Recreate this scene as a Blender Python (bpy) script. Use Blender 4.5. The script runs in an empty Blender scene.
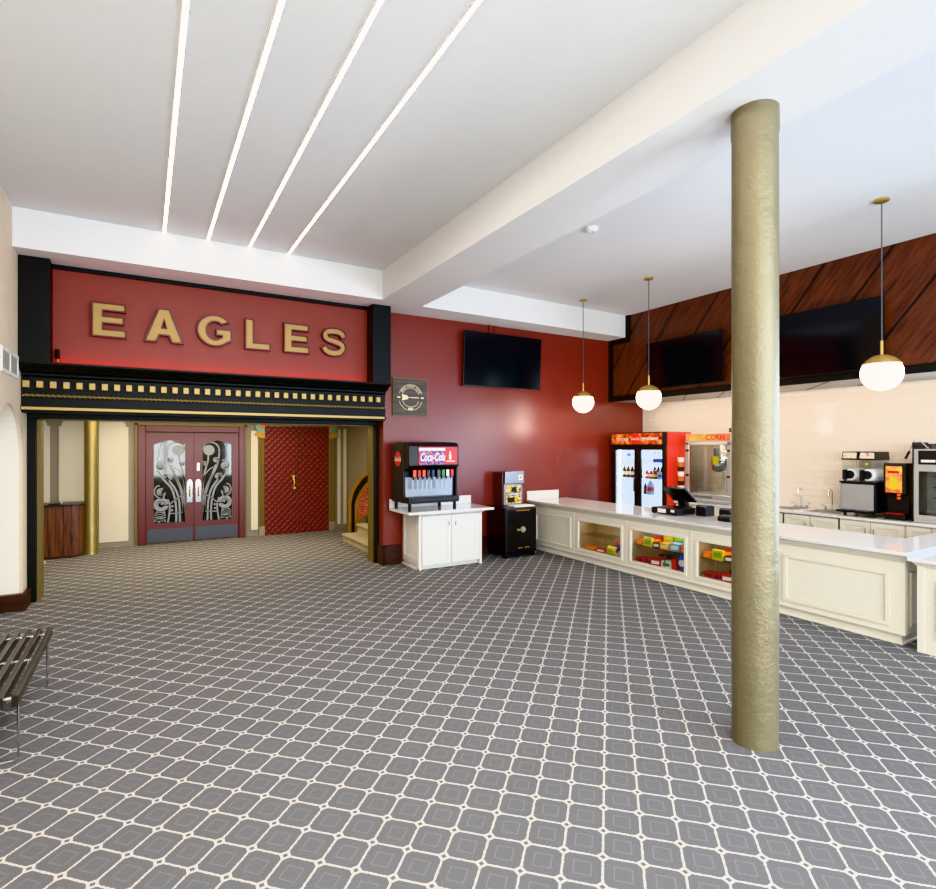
import bpy, bmesh, math, random
from mathutils import Vector, Matrix
random.seed(7)
C = bpy.context.scene.collection
R = math.radians
PI = math.pi

# ------------------------------------------------------------------ materials
def lin(h):
    h = h.lstrip('#')
    out = []
    for i in (0, 2, 4):
        c = int(h[i:i+2], 16) / 255
        out.append(c / 12.92 if c <= .04045 else ((c + .055) / 1.055) ** 2.4)
    return (*out, 1)

class NT:
    def __init__(s, m):
        s.t = m.node_tree; s.n = s.t.nodes; s.l = s.t.links
    def new(s, typ, **kw):
        n = s.n.new(typ)
        for k, v in kw.items(): setattr(n, k, v)
        return n
    def put(s, sock, v):
        if isinstance(v, bpy.types.NodeSocket): s.l.new(v, sock)
        else: sock.default_value = v
    def m(s, op, a, b=None, c=None):
        n = s.new('ShaderNodeMath', operation=op)
        s.put(n.inputs[0], a)
        if b is not None: s.put(n.inputs[1], b)
        if c is not None: s.put(n.inputs[2], c)
        return n.outputs[0]
    def mix(s, f, a, b):
        n = s.new('ShaderNodeMix', data_type='RGBA')
        s.put(n.inputs[0], f); s.put(n.inputs[6], a); s.put(n.inputs[7], b)
        return n.outputs[2]
    def pos(s):
        g = s.new('ShaderNodeNewGeometry')
        x = s.new('ShaderNodeSeparateXYZ'); s.l.new(g.outputs['Position'], x.inputs[0])
        return g.outputs['Position'], x.outputs[0], x.outputs[1], x.outputs[2]
    def noise(s, vec, scale, detail=2, rough=.5):
        n = s.new('ShaderNodeTexNoise'); n.inputs['Scale'].default_value = scale
        n.inputs['Detail'].default_value = detail; n.inputs['Roughness'].default_value = rough
        if vec is not None: s.l.new(vec, n.inputs['Vector'])
        return n.outputs[0]
    def scalev(s, vec, xyz):
        n = s.new('ShaderNodeVectorMath', operation='MULTIPLY'); s.l.new(vec, n.inputs[0]); n.inputs[1].default_value = xyz
        return n.outputs[0]

def base(name):
    m = bpy.data.materials.new(name); m.use_nodes = True
    nt = NT(m); b = nt.n['Principled BSDF']
    return m, nt, b

def mat(name, hexc, rough=.5, metal=0, var=.06, scale=8, bump=0, bscale=40, emit=0, ehex=None, spec=.5, coat=0):
    m, nt, b = base(name)
    p, x, y, z = nt.pos()
    c = lin(hexc)
    n = nt.noise(p, scale, 3)
    lo = tuple(v * (1 - var) for v in c[:3]) + (1,)
    hi = tuple(min(1, v * (1 + var)) for v in c[:3]) + (1,)
    nt.l.new(nt.mix(n, lo, hi), b.inputs['Base Color'])
    b.inputs['Roughness'].default_value = rough
    b.inputs['Metallic'].default_value = metal
    b.inputs['Specular IOR Level'].default_value = spec
    b.inputs['Coat Weight'].default_value = coat
    if bump:
        bn = nt.new('ShaderNodeBump'); bn.inputs['Strength'].default_value = bump; bn.inputs['Distance'].default_value = .01
        nt.l.new(nt.noise(p, bscale, 4), bn.inputs['Height']); nt.l.new(bn.outputs[0], b.inputs['Normal'])
    if emit:
        b.inputs['Emission Color'].default_value = lin(ehex or hexc); b.inputs['Emission Strength'].default_value = emit
    return m

def glass(name, tint='#ffffff', gloss=.12, rough=.02):
    m, nt, b = base(name); nt.n.remove(b)
    t = nt.new('ShaderNodeBsdfTransparent'); t.inputs[0].default_value = lin(tint)
    g = nt.new('ShaderNodeBsdfGlossy'); g.inputs['Roughness'].default_value = rough
    ge = nt.new('ShaderNodeNewGeometry'); dt = nt.new('ShaderNodeVectorMath', operation='DOT_PRODUCT')
    nt.l.new(ge.outputs['Normal'], dt.inputs[0]); nt.l.new(ge.outputs['Incoming'], dt.inputs[1])
    k = nt.m('POWER', nt.m('SUBTRACT', 1.0, nt.m('ABSOLUTE', dt.outputs['Value'])), 5.0)
    mx = nt.new('ShaderNodeMixShader')
    nt.l.new(nt.m('MINIMUM', nt.m('MULTIPLY_ADD', k, .6, gloss * .5), 1.0), mx.inputs[0]); nt.l.new(t.outputs[0], mx.inputs[1]); nt.l.new(g.outputs[0], mx.inputs[2])
    nt.l.new(mx.outputs[0], nt.n['Material Output'].inputs[0])
    return m

def carpet_mat():
    m, nt, b = base('carpet'); p, x, y, z = nt.pos(); P = .1262 * math.sqrt(2); s = 1 / math.sqrt(2)
    u0 = (1.448 + 3.252) * s; v0 = (1.448 - 3.252) * s
    jit = nt.m('MULTIPLY', nt.m('SUBTRACT', nt.noise(p, 130, 2), .5), .016)
    u = nt.m('MULTIPLY', nt.m('ADD', x, y), s); v = nt.m('MULTIPLY', nt.m('SUBTRACT', x, y), s)
    def dist(w, w0):
        f = nt.m('FRACT', nt.m('ADD', nt.m('DIVIDE', nt.m('SUBTRACT', w, w0), P), 100.5))
        return nt.m('MULTIPLY', nt.m('ABSOLUTE', nt.m('SUBTRACT', f, .5)), P)
    du = nt.m('ADD', dist(u, u0), jit); dv = nt.m('ADD', dist(v, v0), jit)
    line = nt.m('LESS_THAN', nt.m('MINIMUM', du, dv), .0050)
    d = nt.m('ADD', dist(u, u0), dist(v, v0))
    out = nt.m('GREATER_THAN', d, .0145); ring = nt.m('MULTIPLY', out, nt.m('LESS_THAN', d, .0325))
    mask = nt.m('MAXIMUM', nt.m('MULTIPLY', line, out), ring)
    cu = nt.m('SUBTRACT', P / 2, dist(u, u0)); cv = nt.m('SUBTRACT', P / 2, dist(v, v0)); mc = nt.m('MAXIMUM', cu, cv)
    sq = nt.m('MULTIPLY', nt.m('GREATER_THAN', mc, .036), nt.m('LESS_THAN', mc, .043))
    fib = nt.noise(p, 170, 3, .7); blot = nt.noise(p, 2.2, 2)
    g = nt.mix(fib, lin('#353537'), lin('#87878a'))
    g = nt.mix(nt.m('MULTIPLY', sq, .10), g, lin('#c0bdb8'))
    g = nt.mix(nt.m('MULTIPLY', blot, .14), g, lin('#4a4642'))
    ln = nt.mix(fib, lin('#a09b94'), lin('#dfdad2'))
    nt.l.new(nt.mix(mask, g, ln), b.inputs['Base Color'])
    b.inputs['Roughness'].default_value = .95; b.inputs['Specular IOR Level'].default_value = .15
    bn = nt.new('ShaderNodeBump'); bn.inputs['Strength'].default_value = .35; bn.inputs['Distance'].default_value = .004
    nt.l.new(nt.m('ADD', fib, nt.m('MULTIPLY', mask, .6)), bn.inputs['Height']); nt.l.new(bn.outputs[0], b.inputs['Normal'])
    return m

def plank_mat():
    # stained boards running diagonally over a wall that lies in the Y-Z plane
    m, nt, b = base('diagonal_boards'); p, x, y, z = nt.pos()
    a = R(128); ca, sa = math.cos(a), math.sin(a)
    al = nt.m('ADD', nt.m('MULTIPLY', y, ca), nt.m('MULTIPLY', z, sa))
    ac = nt.m('ADD', nt.m('MULTIPLY', y, -sa), nt.m('MULTIPLY', z, ca))
    c0 = -7.05 * sa + 3.854 * ca
    t = nt.m('DIVIDE', nt.m('SUBTRACT', ac, c0), .648)
    fr = nt.m('FRACT', nt.m('ADD', t, 100)); idx = nt.m('FLOOR', nt.m('ADD', t, 100))
    groove = nt.m('LESS_THAN', fr, .055)
    cv = nt.new('ShaderNodeCombineXYZ')
    nt.l.new(nt.m('MULTIPLY', al, 1.1), cv.inputs[0]); nt.l.new(nt.m('MULTIPLY', ac, 9), cv.inputs[1]); nt.l.new(nt.m('MULTIPLY', idx, 7.3), cv.inputs[2])
    gr = nt.noise(cv.outputs[0], 2.2, 5, .65)
    cr = nt.new('ShaderNodeValToRGB'); nt.l.new(gr, cr.inputs[0])
    cr.color_ramp.elements[0].position = .3; cr.color_ramp.elements[0].color = lin('#2c140c')
    cr.color_ramp.elements[1].position = .72; cr.color_ramp.elements[1].color = lin('#6f3925')
    col = nt.mix(groove, cr.outputs[0], lin('#0a0707'))
    nt.l.new(col, b.inputs['Base Color']); b.inputs['Roughness'].default_value = .42
    return m

def wood_mat(name, c0, c1, axis=2, rough=.4, boards=0):
    m, nt, b = base(name); p, x, y, z = nt.pos()
    sc = [14, 14, 14]; sc[axis] = 1.2
    n = nt.noise(nt.scalev(p, sc), 2.0, 5, .6)
    cr = nt.new('ShaderNodeValToRGB'); nt.l.new(n, cr.inputs[0])
    cr.color_ramp.elements[0].position = .3; cr.color_ramp.elements[0].color = lin(c0)
    cr.color_ramp.elements[1].position = .7; cr.color_ramp.elements[1].color = lin(c1)
    col = cr.outputs[0]
    if boards:
        f = nt.m('FRACT', nt.m('DIVIDE', nt.m('ADD', x, 50), boards))
        tint = nt.noise(None, 1); 
        col = nt.mix(nt.m('LESS_THAN', f, .06), col, lin('#140906'))
    nt.l.new(col, b.inputs['Base Color']); b.inputs['Roughness'].default_value = rough
    return m

def tile_mat():
    m, nt, b = base('subway_tile'); p, x, y, z = nt.pos()
    cv = nt.new('ShaderNodeCombineXYZ'); nt.l.new(y, cv.inputs[0]); nt.l.new(z, cv.inputs[1])
    br = nt.new('ShaderNodeTexBrick'); nt.l.new(cv.outputs[0], br.inputs['Vector'])
    br.inputs['Scale'].default_value = 1; br.inputs['Brick Width'].default_value = .305; br.inputs['Row Height'].default_value = .1
    br.inputs['Mortar Size'].default_value = .003; br.inputs['Mortar Smooth'].default_value = .3
    br.inputs['Color1'].default_value = lin('#e5dbcd'); br.inputs['Color2'].default_value = lin('#e1d6c7'); br.inputs['Mortar'].default_value = lin('#cbbeae')
    nt.l.new(br.outputs['Color'], b.inputs['Base Color']); b.inputs['Roughness'].default_value = .08
    bn = nt.new('ShaderNodeBump'); bn.inputs['Strength'].default_value = .25; bn.inputs['Distance'].default_value = .003; bn.invert = True
    nt.l.new(br.outputs['Fac'], bn.inputs['Height']); nt.l.new(bn.outputs[0], b.inputs['Normal'])
    return m

def gold_paint(name, hexc, bump=.5, metal=.75, rough=.38):
    m, nt, b = base(name); p, x, y, z = nt.pos()
    n = nt.noise(nt.scalev(p, (1, 1, .35)), 3.5, 5, .6); c = lin(hexc)
    nt.l.new(nt.mix(n, tuple(v * .72 for v in c[:3]) + (1,), tuple(min(1, v * 1.2) for v in c[:3]) + (1,)), b.inputs['Base Color'])
    b.inputs['Metallic'].default_value = metal; b.inputs['Roughness'].default_value = rough
    bn = nt.new('ShaderNodeBump'); bn.inputs['Strength'].default_value = bump; bn.inputs['Distance'].default_value = .008
    h = nt.m('ADD', nt.noise(p, 34, 4, .7), nt.m('MULTIPLY', nt.noise(p, 7, 2), 1.4))
    nt.l.new(h, bn.inputs['Height']); nt.l.new(bn.outputs[0], b.inputs['Normal'])
    return m

def flame_mat(name, c0, c1, c2, scale=7, emit=.0):
    m, nt, b = base(name); p, x, y, z = nt.pos()
    n = nt.noise(nt.scalev(p, (1, 1, 1.3)), scale, 4, .6)
    cr = nt.new('ShaderNodeValToRGB'); nt.l.new(n, cr.inputs[0]); e = cr.color_ramp.elements
    e[0].position = .34; e[0].color = lin(c0); e[1].position = .66; e[1].color = lin(c2)
    k = e.new(.5); k.color = lin(c1)
    nt.l.new(cr.outputs[0], b.inputs['Base Color']); b.inputs['Roughness'].default_value = .35
    if emit:
        nt.l.new(cr.outputs[0], b.inputs['Emission Color']); b.inputs['Emission Strength'].default_value = emit
    return m

M = dict(
 ceiling=mat('ceiling_paint', '#dadbdc', .9, var=.02), soffit=mat('soffit_paint', '#dfdedd', .85, var=.02),
 red=mat('red_wall_paint', '#74291f', .34, var=.05, scale=2, spec=.7), redpanel=mat('red_panel_paint', '#80342a', .55, var=.05, scale=3),
 stucco=mat('tan_stucco', '#d8c9b2', .9, var=.07, scale=9, bump=.5, bscale=60), niche=mat('niche_paint', '#f0e8da', .85, var=.02),
 black=mat('black_trim_paint', '#0f1010', .55, var=.2, scale=5, spec=.35), blackm=mat('black_matte', '#131314', .5, var=.1), blackp=mat('black_plastic', '#1c1c1d', .35, var=.1),
 screen=mat('screen_black', '#15171a', .10, var=.05, spec=.5), cream=mat('cream_cabinet_paint', '#e2dccb', .38, var=.02), white=mat('white_cabinet_paint', '#e2e0da', .4, var=.02),
 quartz=mat('white_quartz', '#dddad7', .10, var=.03, scale=60), gold=mat('gold_leaf', '#b0965a', .45, .3, var=.08, scale=30), brass=mat('brushed_brass', '#c7a763', .35, .7, var=.06),
 letter=mat('gold_letter_face', '#a3864f', .5, .25, var=.05), letteredge=mat('dark_red_letter_edge', '#5e0f18', .4, var=.05),
 pillar=gold_paint('gold_pillar_paint', '#776f55', .65, .3, .40), pillar2=gold_paint('aged_gold_paint', '#9c8a56', .5, .6, .33),
 basewood=wood_mat('dark_baseboard_wood', '#24130e', '#43251b', 0, .35), cabwood=wood_mat('red_brown_boards', '#35190f', '#7c4a30', 2, .35, boards=.105),
 chrome=mat('chrome', '#d9dbde', .12, 1, var=.03), steel=mat('brushed_steel', '#c6c5c2', .3, .6, var=.06), taupe=mat('taupe_paint', '#8b8475', .7, var=.04),
 creamwall=mat('cream_wall_paint', '#d2cab6', .75, var=.03), olive=mat('olive_gold_paint', '#76663f', .5, .25, var=.1), maroon=mat('maroon_paint', '#5a2123', .35, var=.06),
 kick=mat('grey_kick_plate', '#4a4d55', .35, .4, var=.1), doorglass=mat('dark_door_glass', '#1c1f22', .05, var=.5, scale=3, spec=.5), etch=mat('silver_scrollwork', '#84878c', .5, .2, var=.06),
 pad=mat('red_leatherette', '#641510', .44, var=.08, scale=6), orange=mat('orange_paint', '#d2733f', .6), teal=mat('teal_paint', '#7d9f93', .6), ochre=mat('ochre_paint', '#b5852f', .6),
 floral=flame_mat('red_floral', '#f0dcc8', '#c0574a', '#a83c34', 26), treadcarpet=mat('beige_stair_carpet', '#a99c82', .95, var=.4, scale=60, bump=.4, bscale=200),
 led=mat('led_strip', '#fff3e6', .5, emit=16, ehex='#fff4ea'), globe=mat('lit_opal_globe', '#fff6ea', .3, emit=9, ehex='#fff1e0'),
 coke=mat('cola_red', '#d32a20', .35, var=.04), cokelit=mat('cola_red_lit', '#cf251d', .35, emit=.12), whitep=mat('white_print', '#f6f4f2', .4, var=.02, emit=.15), cupprint=flame_mat('cola_cup_print', '#20265c', '#5a3a8c', '#f07a3a', 30, .15), navy=mat('navy_print', '#252a58', .4),
 vent=mat('vent_white', '#e9e6df', .5), ventdark=mat('vent_shadow', '#aeaaa3', .8), smoke=mat('smoke_white', '#f1efec', .5), fridgered=mat('fridge_red', '#d93a2b', .35, var=.03),
 fridgein=mat('fridge_liner_glow', '#eef2f8', .4, emit=.45, ehex='#e6eefc', var=.02), fridgeled=mat('fridge_led', '#ffffff', .4, emit=7, ehex='#eef4ff'), glass=glass('clear_glass', '#f4f7f6', .09), acrylic=glass('clear_acrylic', '#f6f8f9', .10),  # fridge liner and shelves emit faintly, standing in for light inside the fridge
 fire=flame_mat('fire_print', '#2a0d06', '#c4491a', '#f5b04a', 9, .35), popsign=flame_mat('orange_yellow_sign', '#e5532a', '#f28a2e', '#f7c943', 3, .25), tanpanel=mat('tan_case_back', '#a58c6a', .7, var=.12, scale=20),
 safe=mat('worn_black_safe', '#141416', .32, var=.5, scale=14), bench=mat('dark_bench_slat', '#2c2722', .3, var=.2, scale=20), silverpanel=mat('silver_panel', '#8f9498', .30, .6, var=.1, scale=6),
 brownsteel=mat('dark_maroon_case', '#4a2420', .3, .2), poster=flame_mat('popcorn_poster', '#17140f', '#d9b42e', '#f3ead0', 16, .1), nacho=flame_mat('nacho_poster', '#e0402a', '#f0942b', '#f8d34a', 10, .35),
 fruit=flame_mat('fruit_sticker', '#a8305c', '#e8dcc8', '#d8c040', 22, .1), grey=mat('grey_plastic', '#55585c', .4), brown=mat('cola_brown', '#3a1a10', .2), ltblue=mat('pale_blue_label', '#7fa8dc', .4), blue=mat('blue_label', '#2c56b8', .4),
 yellow=mat('yellow_wrapper', '#dcc22c', .35), lime=mat('lime_wrapper', '#86a534', .35), orangew=mat('orange_wrapper', '#ee6423', .35), redw=mat('red_wrapper', '#c3201f', .35), amber=mat('amber_wrapper', '#f0a42a', .35), brownw=mat('dark_brown_wrapper', '#4a2419', .35),
 greenw=mat('green_print', '#3f8a3d', .4), olivew=mat('olive_yellow_wrapper', '#b8a822', .35), sash=mat('grey_window_frame', '#55585c', .5), steelroom=mat('grey_plaster', '#b9b3ab', .8, var=.05),
 redled=mat('red_led_strip', '#ff4030', .5, emit=2, ehex='#ff2416'), carpet=carpet_mat(), planks=plank_mat(), tile=tile_mat(), plaquewood=wood_mat('grey_brown_board', '#39302c', '#5f544d', 0, .6),
 warmlamp=mat('warm_lamp', '#fff0dc', .5, emit=4, ehex='#ffe3bd'), paper=mat('paper_white', '#efece6', .7, var=.03), cream2=mat('pale_cream_print', '#efe2b8', .5),
)

# ------------------------------------------------------------------ mesh builder
def circ(r, n=24, cx=0, cy=0, ry=None, a0=0, a1=360):
    full = abs(a1 - a0) >= 360
    k = n if full else n + 1
    ry = r if ry is None else ry
    return [(cx + r * math.cos(R(a0 + (a1 - a0) * i / n)), cy + ry * math.sin(R(a0 + (a1 - a0) * i / n))) for i in range(k)]

def offset_poly(P, d):
    n = len(P); area = sum(P[i][0] * P[(i+1) % n][1] - P[(i+1) % n][0] * P[i][1] for i in range(n)); s = 1 if area > 0 else -1
    out = []
    for i in range(n):
        a = Vector(P[i-1]); b = Vector(P[i]); c = Vector(P[(i+1) % n])
        d1 = (b - a).normalized(); d2 = (c - b).normalized()
        n1 = Vector((d1.y, -d1.x)) * s; n2 = Vector((d2.y, -d2.x)) * s
        k = n1 + n2
        if k.length < .2: k = n1
        k = k.normalized(); k = k / max(.5, k.dot(n1))
        out.append(tuple(b + k * d))
    return out

_tc = {}
def text2d(s, size=1, shear=0, bold=0):
    key = (s, shear, bold)
    if key not in _tc:
        cu = bpy.data.curves.new('tmp', 'FONT'); cu.body = s; cu.shear = shear; cu.offset = bold; cu.align_x = 'CENTER'; cu.align_y = 'CENTER'; cu.resolution_u = 3
        o = bpy.data.objects.new('tmp', cu); C.objects.link(o)
        dg = bpy.context.evaluated_depsgraph_get(); me = bpy.data.meshes.new_from_object(o.evaluated_get(dg))
        vs = [tuple(v.co[:2]) for v in me.vertices]; fs = [tuple(p.vertices) for p in me.polygons]
        bpy.data.objects.remove(o); bpy.data.curves.remove(cu); bpy.data.meshes.remove(me)
        if vs:
            mx = (min(v[0] for v in vs) + max(v[0] for v in vs)) / 2; my = (min(v[1] for v in vs) + max(v[1] for v in vs)) / 2
            vs = [(a - mx, b - my) for a, b in vs]
        _tc[key] = (vs, fs)
    return _tc[key]

class MB:
    def __init__(s): s.v = []; s.f = []; s.mi = []
    def add(s, vs, fs, mi=0):
        k = len(s.v); s.v += [tuple(v) for v in vs]
        for f in fs: s.f.append(tuple(i + k for i in f)); s.mi.append(mi)
        return s
    def box(s, x0, x1, y0, y1, z0, z1, mi=0):
        x0, x1 = sorted((x0, x1)); y0, y1 = sorted((y0, y1)); z0, z1 = sorted((z0, z1))
        v = [(x, y, z) for z in (z0, z1) for y in (y0, y1) for x in (x0, x1)]
        return s.add(v, [(0,2,3,1),(4,5,7,6),(0,1,5,4),(2,6,7,3),(0,4,6,2),(1,3,7,5)], mi)
    def hexa(s, bottom, top, mi=0):
        return s.add(list(bottom) + list(top), [(3,2,1,0),(4,5,6,7)] + [(i, (i+1) % 4, 4 + (i+1) % 4, 4 + i) for i in range(4)], mi)
    def prism(s, poly, O, U, V, N, d, mi=0):
        O, U, V, N = map(Vector, (O, U, V, N)); n = len(poly)
        a = [O + U * p[0] + V * p[1] for p in poly]; b = [q + N * d for q in a]
        return s.add(a + b, [tuple(range(n))[::-1], tuple(range(n, 2*n))] + [(i, (i+1) % n, n + (i+1) % n, n + i) for i in range(n)], mi)
    def frame(s, w0, w1, h0, h1, t, O, U, V, N, d, mi=0):   # a rectangular picture-frame moulding
        O, U, V, N = map(Vector, (O, U, V, N))
        o = [(w0, h0), (w1, h0), (w1, h1), (w0, h1)]; i_ = [(w0+t, h0+t), (w1-t, h0+t), (w1-t, h1-t), (w0+t, h1-t)]
        P = lambda p, k: O + U * p[0] + V * p[1] + N * k
        v = [P(p, 0) for p in o] + [P(p, d) for p in o] + [P(p, d) for p in i_] + [P(p, 0) for p in i_]
        f = []
        for a in range(4):
            b = (a + 1) % 4
            for k in range(3): f.append((4*k + a, 4*k + b, 4*k + 4 + b, 4*k + 4 + a))
            f.append((12 + a, 12 + b, b, a))
        return s.add(v, f, mi)
    def text(s, t, size, O, U, V, N, off=.001, mi=0, sx=1, shear=0, bold=0):
        vs, fs = text2d(t, 1, shear, bold); O, U, V, N = map(Vector, (O, U, V, N))
        return s.add([O + U * a * size * sx + V * b * size + N * off for a, b in vs], fs, mi)
    def strip(s, pts, w, O, U, V, N, off=.001, mi=0):       # flat ribbon along a 2-D polyline
        O, U, V, N = map(Vector, (O, U, V, N)); n = len(pts); vs = []
        for i in range(n):
            a = Vector(pts[max(0, i-1)]); b = Vector(pts[min(n-1, i+1)]); d = (b - a).normalized(); q = Vector((-d.y, d.x))
            ww = w[i] if isinstance(w, (list, tuple)) else w
            for sg in (-1, 1):
                p = Vector(pts[i]) + q * sg * ww / 2; vs.append(O + U * p.x + V * p.y + N * off)
        return s.add(vs, [(2*i, 2*i+2, 2*i+3, 2*i+1) for i in range(n-1)], mi)
    def lathe(s, prof, c=(0, 0, 0), seg=32, mi=0, sx=1, sy=1):
        vs = []; n = len(prof)
        for r, z in prof:
            for k in range(seg):
                a = 2 * PI * k / seg; vs.append((c[0] + sx * r * math.cos(a), c[1] + sy * r * math.sin(a), c[2] + z))
        fs = [(i*seg + k, i*seg + (k+1) % seg, (i+1)*seg + (k+1) % seg, (i+1)*seg + k) for i in range(n-1) for k in range(seg)]
        if prof[0][0] > 1e-6: fs.append(tuple(range(seg))[::-1])
        if prof[-1][0] > 1e-6: fs.append(tuple((n-1)*seg + k for k in range(seg)))
        return s.add(vs, fs, mi)
    def tube(s, pts, r, seg=10, mi=0, caps=True):
        pts = [Vector(p) for p in pts]; n = len(pts); vs = []
        up = None
        for i in range(n):
            d = (pts[min(n-1, i+1)] - pts[max(0, i-1)]).normalized()
            if up is None: up = d.orthogonal().normalized()
            a = (up - d * up.dot(d))
            a = a.normalized() if a.length > 1e-5 else d.orthogonal().normalized()
            up = a; b = d.cross(a); rr = r[i] if isinstance(r, (list, tuple)) else r
            for k in range(seg):
                t = 2 * PI * k / seg; vs.append(pts[i] + (a * math.cos(t) + b * math.sin(t)) * rr)
        fs = [(i*seg + k, i*seg + (k+1) % seg, (i+1)*seg + (k+1) % seg, (i+1)*seg + k) for i in range(n-1) for k in range(seg)]
        if caps: fs += [tuple(range(seg))[::-1], tuple((n-1)*seg + k for k in range(seg))]
        return s.add(vs, fs, mi)
    def cyl(s, a, b, r, r2=None, seg=20, mi=0): return s.tube([a, b], [r, r if r2 is None else r2], seg, mi)
    def move(s, d): s.v = [(v[0]+d[0], v[1]+d[1], v[2]+d[2]) for v in s.v]; return s
    def build(s, name, mats, parent=None, origin=None, bevel=0, smooth=False, recalc=True):
        if not isinstance(mats, (list, tuple)): mats = [mats]
        if parent is not None: o = root_of(parent)
        elif origin is not None: o = Vector(origin)
        else:
            xs, ys, zs = zip(*s.v); o = Vector(((min(xs)+max(xs))/2, (min(ys)+max(ys))/2, min(zs)))
        me = bpy.data.meshes.new(name); me.from_pydata([Vector(v) - o for v in s.v], [], s.f)
        for m in mats: me.materials.append(M[m] if isinstance(m, str) else m)
        me.polygons.foreach_set('material_index', s.mi)
        if recalc:
            bm = bmesh.new(); bm.from_mesh(me); bmesh.ops.recalc_face_normals(bm, faces=bm.faces[:]); bm.to_mesh(me); bm.free()
        if smooth:
            me.polygons.foreach_set('use_smooth', [True] * len(me.polygons)); me.set_sharp_from_angle(angle=R(38))
        me.update()
        ob = bpy.data.objects.new(name, me); C.objects.link(ob)
        if parent is not None: ob.parent = parent
        else: ob.location = o
        if bevel:
            b = ob.modifiers.new('bevel', 'BEVEL'); b.width = bevel; b.segments = 2; b.limit_method = 'ANGLE'; b.angle_limit = R(40)
        return ob

def root_of(o):
    while o.parent: o = o.parent
    return Vector(o.location)
def tag(o, label=None, cat=None, group=None, kind=None):
    if label: o['label'] = label
    if cat: o['category'] = cat
    if group: o['group'] = group
    if kind: o['kind'] = kind
    return o
def thing(name, label, cat, loc, group=None):
    o = bpy.data.objects.new(name, None); o.empty_display_size = .1; C.objects.link(o); o.location = loc
    return tag(o, label, cat, group)
def struct(mb, name, mats, **kw):
    o = mb.build(name, mats, **kw)
    if o.parent is None: o['kind'] = 'structure'
    return o
def sroot(name, loc):
    o = bpy.data.objects.new(name, None); C.objects.link(o); o.location = loc; o['kind'] = 'structure'; return o
def copy_tree(o, loc=None, parent=None):
    c = o.copy(); C.objects.link(c); c.parent = parent
    if loc is not None: c.location = loc
    for ch in list(o.children): copy_tree(ch, None, c)
    return c
X_, Y_, Z_ = (1, 0, 0), (0, 1, 0), (0, 0, 1)
NX, NY = (-1, 0, 0), (0, -1, 0)     # a face looking at -X runs left to right along -Y; one looking at -Y runs along +X

# ------------------------------------------------------------------ setting: shell
YB, CZ, SZ = -3.0, 4.48, 4.05
struct(MB().box(-3.4, 9.6, YB, 12.6, -.12, 0), 'floor', 'carpet')
struct(MB().box(-1.75, 9.6, YB, 8.6, CZ, CZ + .12), 'ceiling', 'ceiling')
struct(MB().box(3.02, 3.69, YB, 7.57, SZ, CZ), 'trim_1', 'soffit')                 # ceiling beam
struct(MB().prism([(-1.22, 7.57), (3.69, 7.57), (3.69, 7.63), (8.25, 7.76), (8.25, 8.6), (-1.22, 8.6)], (0, 0, SZ), X_, Y_, Z_, CZ - SZ), 'trim_2', 'soffit')               # soffit over the far wall
struct(MB().box(3.29, 9.3, 8.22, 8.5, 0, SZ), 'wall_back', 'red')
# left wall with an arched recess
yc, aw, ah, zs = 7.43, .717, .66, 1.69
arch = [(yc + aw * math.cos(R(t)), zs + ah * math.sin(R(t))) for t in range(0, 181, 9)]
poly = [(8.5, 0), (8.5, CZ), (YB, CZ), (YB, 0), (yc - aw, 0)] + arch[::-1] + [(yc + aw, 0)]
struct(MB().prism(poly, (-1.22, 0, 0), Y_, Z_, NX, .03), 'wall_left', 'stucco')
nb = MB()
inner = [(yc - aw, 0)] + arch[::-1] + [(yc + aw, 0)]
n = len(inner)
nb.add([(-1.2505, a, b) for a, b in inner] + [(-1.62, a, b) for a, b in inner], [(i, i+1, n+i+1, n+i) for i in range(n-1)] + [tuple(range(n, 2*n))])
struct(nb, 'wall_left_recess', 'niche')
bb = MB(); bb.box(-1.22, -1.175, 8.10, 8.40, 0, .19).box(-1.60, -1.175, 8.06, 8.145, 0, .19).box(-1.22, -1.175, YB, yc - aw - .02, 0, .19)
struct(bb, 'baseboard_left', 'basewood', bevel=.006)
bb = MB(); bb.box(3.27, 3.58, 8.18, 8.22, 0, .31).box(3.255, 3.295, 8.18, 8.42, 0, .31).box(4.72, 6.26, 8.18, 8.22, 0, .31)
struct(bb, 'baseboard_back', 'basewood', bevel=.006)
# right side: tiled wall, boarded bulkhead with black trim
struct(MB().box(9.22, 9.34, 2.4, 8.22, 0, 2.83), 'wall_right', 'tile')
struct(MB().box(8.25, 9.6, YB, 8.22, 2.82, CZ), 'wall_right_bulkhead', 'planks')
mb = MB().box(8.262, 9.215, 2.4, 8.2, 2.806, 2.819)
for yy in (4.05, 4.85, 5.65, 6.4, 7.1, 3.3): mb.hexa([(8.27, yy - .02, 2.80), (9.21, yy + .78, 2.80), (9.21, yy + .80, 2.80), (8.27, yy, 2.80)], [(8.27, yy - .02, 2.8065), (9.21, yy + .78, 2.8065), (9.21, yy + .80, 2.8065), (8.27, yy, 2.8065)], 1)
struct(mb, 'ceiling_bulkhead_underside', ['steelroom', 'blackm'])
tr = MB(); q = .10
tr.box(8.205, 8.25, YB, 8.22, 2.80, 2.91).box(8.205, 8.25, 8.12, 8.22, 2.91, SZ).box(8.205, 8.25, 7.66, 8.12, SZ - q, SZ).box(8.205, 8.25, 7.66, 7.757, SZ, CZ)
struct(tr, 'trim_3', 'black', bevel=.005)
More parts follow.
